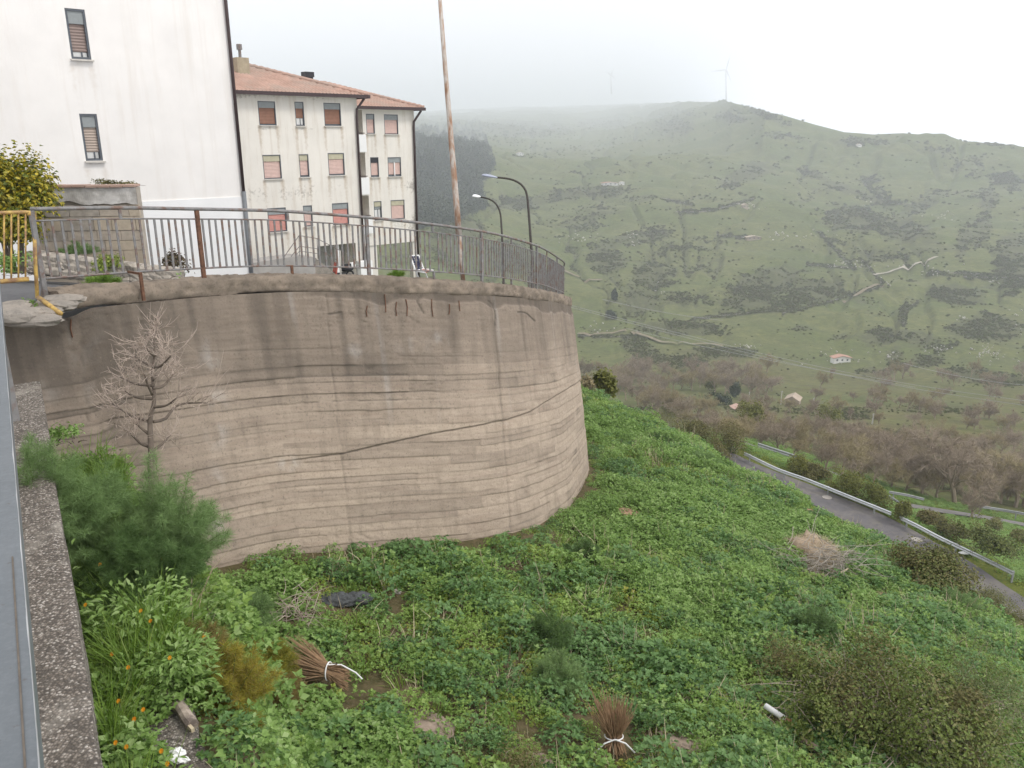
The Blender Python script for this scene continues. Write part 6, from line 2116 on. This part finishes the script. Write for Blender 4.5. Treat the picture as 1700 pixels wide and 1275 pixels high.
# nearest row behind the far road, then the grove, then the far belt
place_trees("tallest bare tree with forking dark limbs by the far guard rail's gap", "bare trees behind the far road", [1585], [838], [150], 31, dmin=70)
place_trees("tall dark bare tree near the right frame edge behind the far guard rail", "bare trees behind the far road", [1685], [842], [122], 33, dmin=70)
place_trees("short pinkish bare tree at the roadside before the tallest one", "bare trees behind the far road", [1612], [862], [66], 34, dmin=70)
nx_ = np.array([1640, 1700, 1632, 1530, 1480, 1450, 1555, 1610, 1660, 1710, 1740, 1505, 1425, 1395, 1370]); ny_ = np.array([834, 842, 846, 822, 812, 805, 826, 832, 836, 846, 850, 818, 800, 792, 784])
nh_ = np.array([82, 90, 62, 78, 70, 74, 84, 76, 92, 110, 100, 84, 70, 80, 66])
place_trees("tall bare tree standing just behind the far road's guard rail", "bare trees behind the far road", nx_, ny_, nh_, 21, dmin=70)
gx, gy_, gh = [], [], []
while len(gx) < 105:
    x, y = r.uniform(1235, 1720), r.uniform(690, 830)
    top = np.interp(x, [1235, 1300, 1400, 1500, 1600, 1720], [712, 715, 728, 752, 752, 752]); bot = np.interp(x, [1235, 1300, 1400, 1500, 1600, 1720], [752, 762, 790, 815, 830, 845])
    if top < y < bot:
        gx.append(x); gy_.append(y); gh.append(r.uniform(46, 76) * np.interp(y, [700, 840], [.75, 1.15]))
place_trees("bare brown tree in the grove beyond the lower road", "bare trees of the grove beyond the road", gx, gy_, gh, 22, dmin=75)
gx, gy_, gh = [], [], []
while len(gx) < 95:
    x, y = r.uniform(930, 1280), r.uniform(618, 745)
    if (x > 1120 and 655 < y < 690 and r.uniform() < .85) or y > np.interp(x, [930, 985, 1080, 1250, 1280], [640, 650, 690, 760, 770]): continue
    gx.append(x); gy_.append(y); gh.append(r.uniform(30, 48) * np.interp(y, [618, 740], [.9, 1.3]))
place_trees("bare greyish tree in the belt along the valley floor", "bare trees of the valley belt", gx, gy_, gh, 23, dmin=60)
gx, gy_, gh = [], [], []
while len(gx) < 60:
    x, y = r.uniform(1270, 1720), r.uniform(625, 715)
    if r.uniform() < (.45 if y < 660 else .9) and not (1290 < x < 1340 and y < 676):
        gx.append(x); gy_.append(y); gh.append(r.uniform(22, 40))
place_trees("small bare tree on the valley floor under the power cables", "bare trees under the power cables", gx, gy_, gh, 24, dmin=90)

# evergreen and hedgerow trees one can tell apart
for k, (x_, y_, w_, h_, m_, lab) in enumerate([(1218, 662, 13, 26, M_DARKG, "dark conical evergreen left of the stone shed's pole"), (1190, 672, 26, 16, M_DARKG, "rounded dark hedge tree beside the pink ruin"), (1180, 648, 10, 16, M_OLIVE, "light green round tree left of the dark evergreen"),
                                               (1020, 500, 6, 18, M_DARKG, "lone dark cypress-like tree low on the hillside"), (1018, 530, 10, 16, M_DARKG, "round dark tree below the lone cypress-like tree"), (1380, 712, 24, 40, M_OLIVE, "olive-brown tree rising out of the bare grove"), (1245, 722, 28, 56, M_OLIVE, "olive leafy tree at the left end of the bare grove"),
                                               (1440, 718, 16, 18, M_DARKG, "dark green bush in the meadow above the grove, left one"), (1505, 735, 16, 16, M_DARKG, "dark green bush in the meadow above the grove, right one"), (1110, 690, 20, 24, M_OLIVE, "small olive tree behind the crest bushes")]):
    bush(lab, x_, y_, w_, h_, 2600, .0016 * float(proj(ground_px([x_], [y_], 60.0)[0])[2]) + .12, m_, 200 + k, d=float(proj(ground_px([x_], [y_], 60.0)[0])[2]), stems=12, name="round_tree", cat="tree", lumps=7, sr=.05)

# ------------------------------------------------------------------ scrub, wood and stones on the hillside (masses)
def hill_bush(seed, n, L):
    P, N = bush_points((0, 0, 0), (1, 1, .9), n, seed, 6)
    r = np.random.default_rng(seed)
    D = unit(np.cross(N, r.normal(0, 1, (n, 3))))
    return leaf_mesh(P, D, N, r.uniform(.6, 1.3, n) * L, r.uniform(.6, 1.3, n) * L * .8)


M_SCRUB = leafmat("hill_scrub", [(.058, .066, .032), (.088, .094, .045), (.12, .122, .06), (.14, .125, .076)], .1, .8, .1)
M_SCRUBG = leafmat("hill_scrub_green", [(.065, .085, .03), (.10, .12, .042), (.135, .15, .055)], .1, .8, .1)
M_CONIF = leafmat("hill_conifers", [(.055, .074, .055), (.085, .104, .074), (.12, .134, .088)], .1, .8, .1)
HB = [variant("scrub_source", *hill_bush(i, 90, .5), m_) for i, m_ in enumerate((M_SCRUB, M_SCRUB, M_SCRUBG))]
AMOUNT = (A_scrub * np.where(A_scrub > .45, 1.0, .3) * sstep(-.35, .45, fbm(GX / 16, GY / 16, 55, 4)) + A_hedge * .9 + .003) * (RR > 130) * (RR < 7000)
AMOUNT *= (gpx > -50) & (gpx < 1750) & (gpy > 150) & (gpy < 760) & (A_wood < .5)
# one sample = roughly one picture cell, so weigh by the cell's size in the picture
cell = np.abs(np.gradient(gpx, axis=1) * np.gradient(gpy, axis=0))
Wt = (AMOUNT * np.minimum(cell, 60)).ravel(); Wt /= Wt.sum()
NB = 34000
pk = RNG.choice(len(Wt), NB, p=Wt)
i0, j0 = pk // NTH, pk % NTH
tt = TH.ravel()[pk] + rnd(NB, -.5, .5) * (th[1] - th[0])
rstep = np.gradient(RR, axis=0).ravel()[pk]
rr_ = RR.ravel()[pk] + rnd(NB, -.5, .5) * rstep
X, Y = np.sin(tt) * rr_, np.cos(tt) * rr_
Z = ground(X, Y)
sz = np.clip(rr_ * rnd(NB, .0006, .0022), .35, 3.0)
scatter("hillside_scrub", np.stack([X, Y, Z - .15 * sz], 1), np.stack([rnd(NB, -.1, .1), rnd(NB, -.1, .1), rnd(NB, 0, 6.28)], 1), np.stack([sz, sz, sz * rnd(NB, .7, 1.2)], 1), RNG.choice([0, 0, 1, 1, 2], NB), HB,
        "dark scrub and hedgerows dotted over the green hillside", "scrub")


def conifer(seed, n):
    r = np.random.default_rng(seed)
    z = r.uniform(0, 1, n) ** 1.2; az = r.uniform(0, 6.28, n); q = (1 - z) * .26 * r.uniform(.5, 1.1, n) + .02
    P = np.stack([np.cos(az) * q, np.sin(az) * q, z], 1)
    D = np.stack([np.cos(az), np.sin(az), -.3 * np.ones(n)], 1) + r.normal(0, .3, (n, 3))
    return leaf_mesh(P, D, np.stack([np.cos(az) * .3, np.sin(az) * .3, np.ones(n)], 1), np.full(n, .17), np.full(n, .13))


CF = [variant("conifer_source", *conifer(i, 80), M_CONIF) for i in range(3)]
Wt = (A_wood * (RR < 4000) * np.minimum(cell, 60) * (gpx > 430)).ravel(); Wt /= Wt.sum()
NB = 7000
pk = RNG.choice(len(Wt), NB, p=Wt)
tt = TH.ravel()[pk] + rnd(NB, -.5, .5) * (th[1] - th[0]); rr_ = RR.ravel()[pk] + rnd(NB, -.5, .5) * np.gradient(RR, axis=0).ravel()[pk]
X, Y = np.sin(tt) * rr_, np.cos(tt) * rr_; Z = ground(X, Y)
sz = rnd(NB, 6, 11)
scatter("conifer_wood", np.stack([X, Y, Z - .3], 1), np.stack([rnd(NB, -.05, .05), rnd(NB, -.05, .05), rnd(NB, 0, 6.28)], 1), np.stack([sz * 1.2, sz * 1.2, sz], 1), RNG.choice([0, 1, 2], NB), CF,
        "dark conifer wood fading into mist on the left of the hillside", "wood")

ST = [variant("stone_source", *[np.asarray(a) for a in blob((0, 0, 0), 1.0, i, .4, 7, 5, 2)], simple("hill_stone%d" % i if False else "pale_hill_stone", (.46, .44, .40), .95, .25, .2)) for i in range(2)]
CL = [(1645, 587, 34, 14, 46), (1560, 580, 34, 8, 26), (1240, 575, 22, 6, 18), (1405, 440, 40, 7, 30), (960, 395, 30, 8, 20), (1050, 395, 14, 14, 16), (1545, 452, 26, 5, 14), (1320, 392, 60, 8, 30), (1250, 342, 30, 6, 16), (1470, 470, 14, 8, 8), (1655, 465, 14, 6, 10), (1480, 590, 14, 8, 10), (1600, 530, 14, 5, 10),
      (1090, 480, 20, 10, 10), (1000, 545, 40, 12, 12), (1520, 440, 50, 10, 14), (1430, 330, 30, 10, 10), (1380, 600, 100, 20, 18), (1560, 360, 30, 8, 12), (1690, 530, 20, 20, 10)]
sx, sy, ssz = [], [], []
for (cx, cy_, rx, ry, n_) in CL:
    for i in range(n_):
        sx.append(cx + RNG.normal(0, .5) * rx); sy.append(cy_ + RNG.normal(0, .5) * ry); ssz.append(RNG.uniform(.6, 1.5))
P = ground_px(sx, sy, 90.0)
dd = proj(P)[2]
s_ = np.array(ssz) * dd / F
scatter("hillside_stones", P + [0, 0, .2], np.stack([rnd(len(P), 0, 3), rnd(len(P), 0, 3), rnd(len(P), 0, 6)], 1), np.stack([s_ * 1.2, s_ * 1.2, s_ * .9], 1), RNG.choice([0, 1], len(P)), ST, "pale boulders and rock outcrops scattered over the hillside", "rocks")
for k, L in enumerate(WALLS):
    q = catmull([(x, y, 0) for x, y in L], max(10, int(sum(math.dist(a, b) for a, b in zip(L[:-1], L[1:])) / 2.0)))[0]
    P = ground_px(q[:, 0], q[:, 1], 90.0)
    m = MB()
    for i, p in enumerate(P[:-1]):
        w_ = float(proj(p)[2]) / F
        V_, F_ = blob(p + [0, 0, .4 * w_], (1.5 * w_, 1.1 * w_, w_ * random.uniform(.6, 1.1)), k * 50 + i, .4, 7, 5, 2)
        m.add(V_, F_)
    names = ["upper right", "track-side", "right gully", "middle", "right field", "white house", "right meadow", "centre slope", "upper slope", "long diagonal", "lower diagonal", "lower left", "high pasture", "farm", "far right field"]
    o = m.build("field_wall", simple("field_wall_stone", (.24, .23, .20), .95, .3, .3) if k == 0 else bpy.data.materials["field_wall_stone"], loc=P[0], kind=None)
    set_props(o, "thin dry-stone field wall crossing the green hillside", "field wall", "dry-stone field walls on the hillside")

# ------------------------------------------------------------------ far houses, poles, cables, turbines
def house(name, label, px, py, wpx, hpx, wall_c, roof_c, yaw=0.0, pitch=.35, depth=.8, d=None, open_front=False, group=None, wins=3):
    P = ground_px([px], [py], 90.0)[0]
    dd = float(proj(P)[2]); w = wpx * dd / F; h = hpx * dd / F
    t = thing(name, label, "house", P, group)
    c_, s_ = math.cos(yaw), math.sin(yaw)
    ax = [np.array([c_, s_, 0]), np.array([-s_, c_, 0]), ZUP]
    dp = w * depth
    L = lambda a, b, z: P + ax[0] * a + ax[1] * b + ZUP * z
    m = MB(); gh_ = w / 2 * pitch
    A = [L(-w / 2, -dp / 2, -1.5), L(w / 2, -dp / 2, -1.5), L(w / 2, -dp / 2, h), L(0, -dp / 2, h + gh_), L(-w / 2, -dp / 2, h)]
    B = [x + ax[1] * dp for x in A]
    m.add(A + B, [(0, 1, 2, 3, 4), (9, 8, 7, 6, 5), (1, 6, 7, 2), (5, 0, 4, 9)])
    m.build("wall", wall_c, t)
    ov = w * .07
    for sg in (-1, 1):
        e0 = L(sg * (w / 2 + ov), -dp / 2 - ov, h - ov * pitch * 2); r0 = L(0, -dp / 2 - ov, h + gh_)
        q = [e0, r0, r0 + ax[1] * (dp + 2 * ov), e0 + ax[1] * (dp + 2 * ov)]
        q2 = [x + ZUP * .06 * h for x in q]
        MB().add(q + q2, [(3, 2, 1, 0), (4, 5, 6, 7), (0, 1, 5, 4), (1, 2, 6, 5), (2, 3, 7, 6), (3, 0, 4, 7)]).build("roof", roof_c, t)
    for i in range(wins):
        a = (i - (wins - 1) / 2) * w / (wins + .3)
        MB().box(L(a, -dp / 2 - .03, h * .55), (w * .10, .08, h * .36), ax).build("window", M_PANE, t)
    MB().box(L(w * .18, -dp / 2 - .04, h * .36), (w * .1, .08, h * .72), ax).build("door", M_GUTTER, t) if wins < 3 else None
    return t


M_HW = simple("far_white_wall", (.72, .71, .69), .9, .05)
M_HR = simple("far_red_roof", (.42, .25, .19), .9, .15, .5)
M_HS = simple("far_stone_wall", (.36, .30, .24), .95, .2, .8)
M_HT = simple("far_tan_roof", (.40, .325, .26), .9, .15, .5)
house("farmhouse", "small white house with a red roof low on the hillside", 1395, 601, 29, 9, M_HW, M_HR, 0.1, .2, .4)
house("stone_shed", "small stone shed with a tan tiled roof beside two poles", 1316, 671, 22, 11, M_HS, M_HT, -.5, .5, 1.1, wins=1)
house("ruined_hut", "low pink-roofed ruin half hidden by the bare grove", 1225, 680, 20, 5, M_HS, simple("pink_ruin_roof", (.50, .34, .28), .9, .2), .2, .3, wins=1)
house("farm_building", "long low farm building with a faded red roof high on the pasture", 1012, 307, 26, 3.5, M_HW, M_HR, .15, .1, .5)
house("farm_building", "white farm building at the right end of the high pasture farm", 1032, 306, 8, 4, M_HW, M_HT, .1, .3)
house("farm_building", "tiny pale building alone on the upper left pasture", 863, 257, 12, 3, M_HW, M_HT, .1, .3)
house("farm_building", "tiny stone hut by the upper scrub left of the gully", 1236, 345, 9, 5, M_HS, M_HT, .3, .4)
house("farm_building", "tiny white building on the far crest pasture", 1425, 243, 8, 3, M_HW, M_HT, .1, .3)
house("farm_building", "pale sheepfold building beside the mid-slope wall", 1250, 397, 24, 4, M_HS, M_HT, .1, .15, .4)


def pole(label, px, y0, y1, rad=.14, mat=None):
    P = ground_px([px], [y1], 90.0)[0]; dd = float(proj(P)[2]); H = (y1 - y0) * dd / F
    t = thing("utility_pole", label, "pole", P, "concrete utility poles in the valley")
    MB().tube([P - [0, 0, .5], P + [0, 0, H]], [rad * 1.2, rad * .8], 7).build("shaft", mat or simple("pole_concrete", (.50, .48, .45), .9, .1) if "pole_concrete" not in bpy.data.materials else bpy.data.materials["pole_concrete"], t)
    MB().box(P + [0, 0, H * .95], (H * .18, .12, .12)).build("crossarm", M_GALVD, t)
    return P + [0, 0, H]


pole("taller concrete pole just left of the stone shed", 1296, 648, 672)
pole("concrete pole right of the stone shed", 1350, 660, 675)
pole("concrete pole left of the shed beside the dark evergreen", 1243, 650, 667)
pole("thin pole in the bare grove right of the meadow", 1448, 686, 704)
M_CABLE = simple("aluminium_cable", (.34, .34, .34), .6, .1)
for k, (L, lab) in enumerate([([(940, 508, 330), (1120, 552, 270), (1320, 600, 205), (1500, 638, 160), (1720, 676, 120)], "lowest power cable sagging across the valley"), ([(940, 505, 332), (1120, 548, 272), (1320, 595, 207), (1500, 632, 162), (1720, 668, 122)], "power cable just above the lowest one"),
                              ([(1000, 497, 400), (1110, 517, 360), (1200, 532, 330)], "short visible power cable high on the left"), ([(1500, 603, 220), (1600, 620, 180), (1720, 641, 140)], "upper power cable at the right frame edge"), ([(1040, 545, 310), (1160, 570, 262), (1340, 606, 204), (1520, 643, 162)], "middle power cable between the lowest pair")]):
    P = [at(*p) for p in L]
    C, _ = catmull(P, 40)
    q = np.linspace(0, 1, 40); C[:, 2] -= 0.8 * (1 - (2 * q - 1) ** 2)
    rad = np.linspace(P[0][1], P[-1][1], 40) * .00026
    set_props(MB().tube(C, rad, 5, False).build("power_cable", M_CABLE, loc=P[0]), lab, "power cable", "power cables across the valley")
M_TURB = simple("turbine_white", (.62, .63, .65), .5, .03)


def turbine(label, px, hub_y, base_y, d, R_px, angs):
    base = at(px + 1, base_y + 6, d); hub = at(px, hub_y, d); R = R_px * d / F
    t = thing("wind_turbine", label, "wind turbine", base, "wind turbines on the ridge")
    MB().tube([base, hub], [2.4, 1.5], 10).build("tower", M_TURB, t, smooth=True)
    V_, F_ = blob(hub + [0, 1.5, 0], (1.7, 4.5, 1.7), 1, .02); MB().add(V_, F_).build("nacelle", M_TURB, t, smooth=True)
    for a in angs:
        D = np.array([math.sin(a), -.03, math.cos(a)]); S = np.array([math.cos(a), 0, -math.sin(a)])
        c = hub + np.array([0, -3.5, 0])
        qs = [0, .12, .3, .65, 1.0]; wd = [.7, 1.5, 1.7, .95, .25]
        V = []
        for q, w_ in zip(qs, wd):
            for (sx_, sy_) in ((-1, 0), (0, -.3), (1, 0), (0, .3)): V.append(c + D * R * q + S * w_ * sx_ + np.array([0, w_ * sy_, 0]))
        MB().add(V, [(i * 4 + j, i * 4 + (j + 1) % 4, (i + 1) * 4 + (j + 1) % 4, (i + 1) * 4 + j) for i in range(4) for j in range(4)]).build("blade", M_TURB, t)


turbine("nearer pale wind turbine standing on the hill crest", 1205, 116, 169, 2500.0, 24, (.22, 2.65, 4.6))
turbine("faint distant wind turbine half lost in the mist", 1014, 124, 150, 3400.0, 12, (.45, 2.3, 5.2))
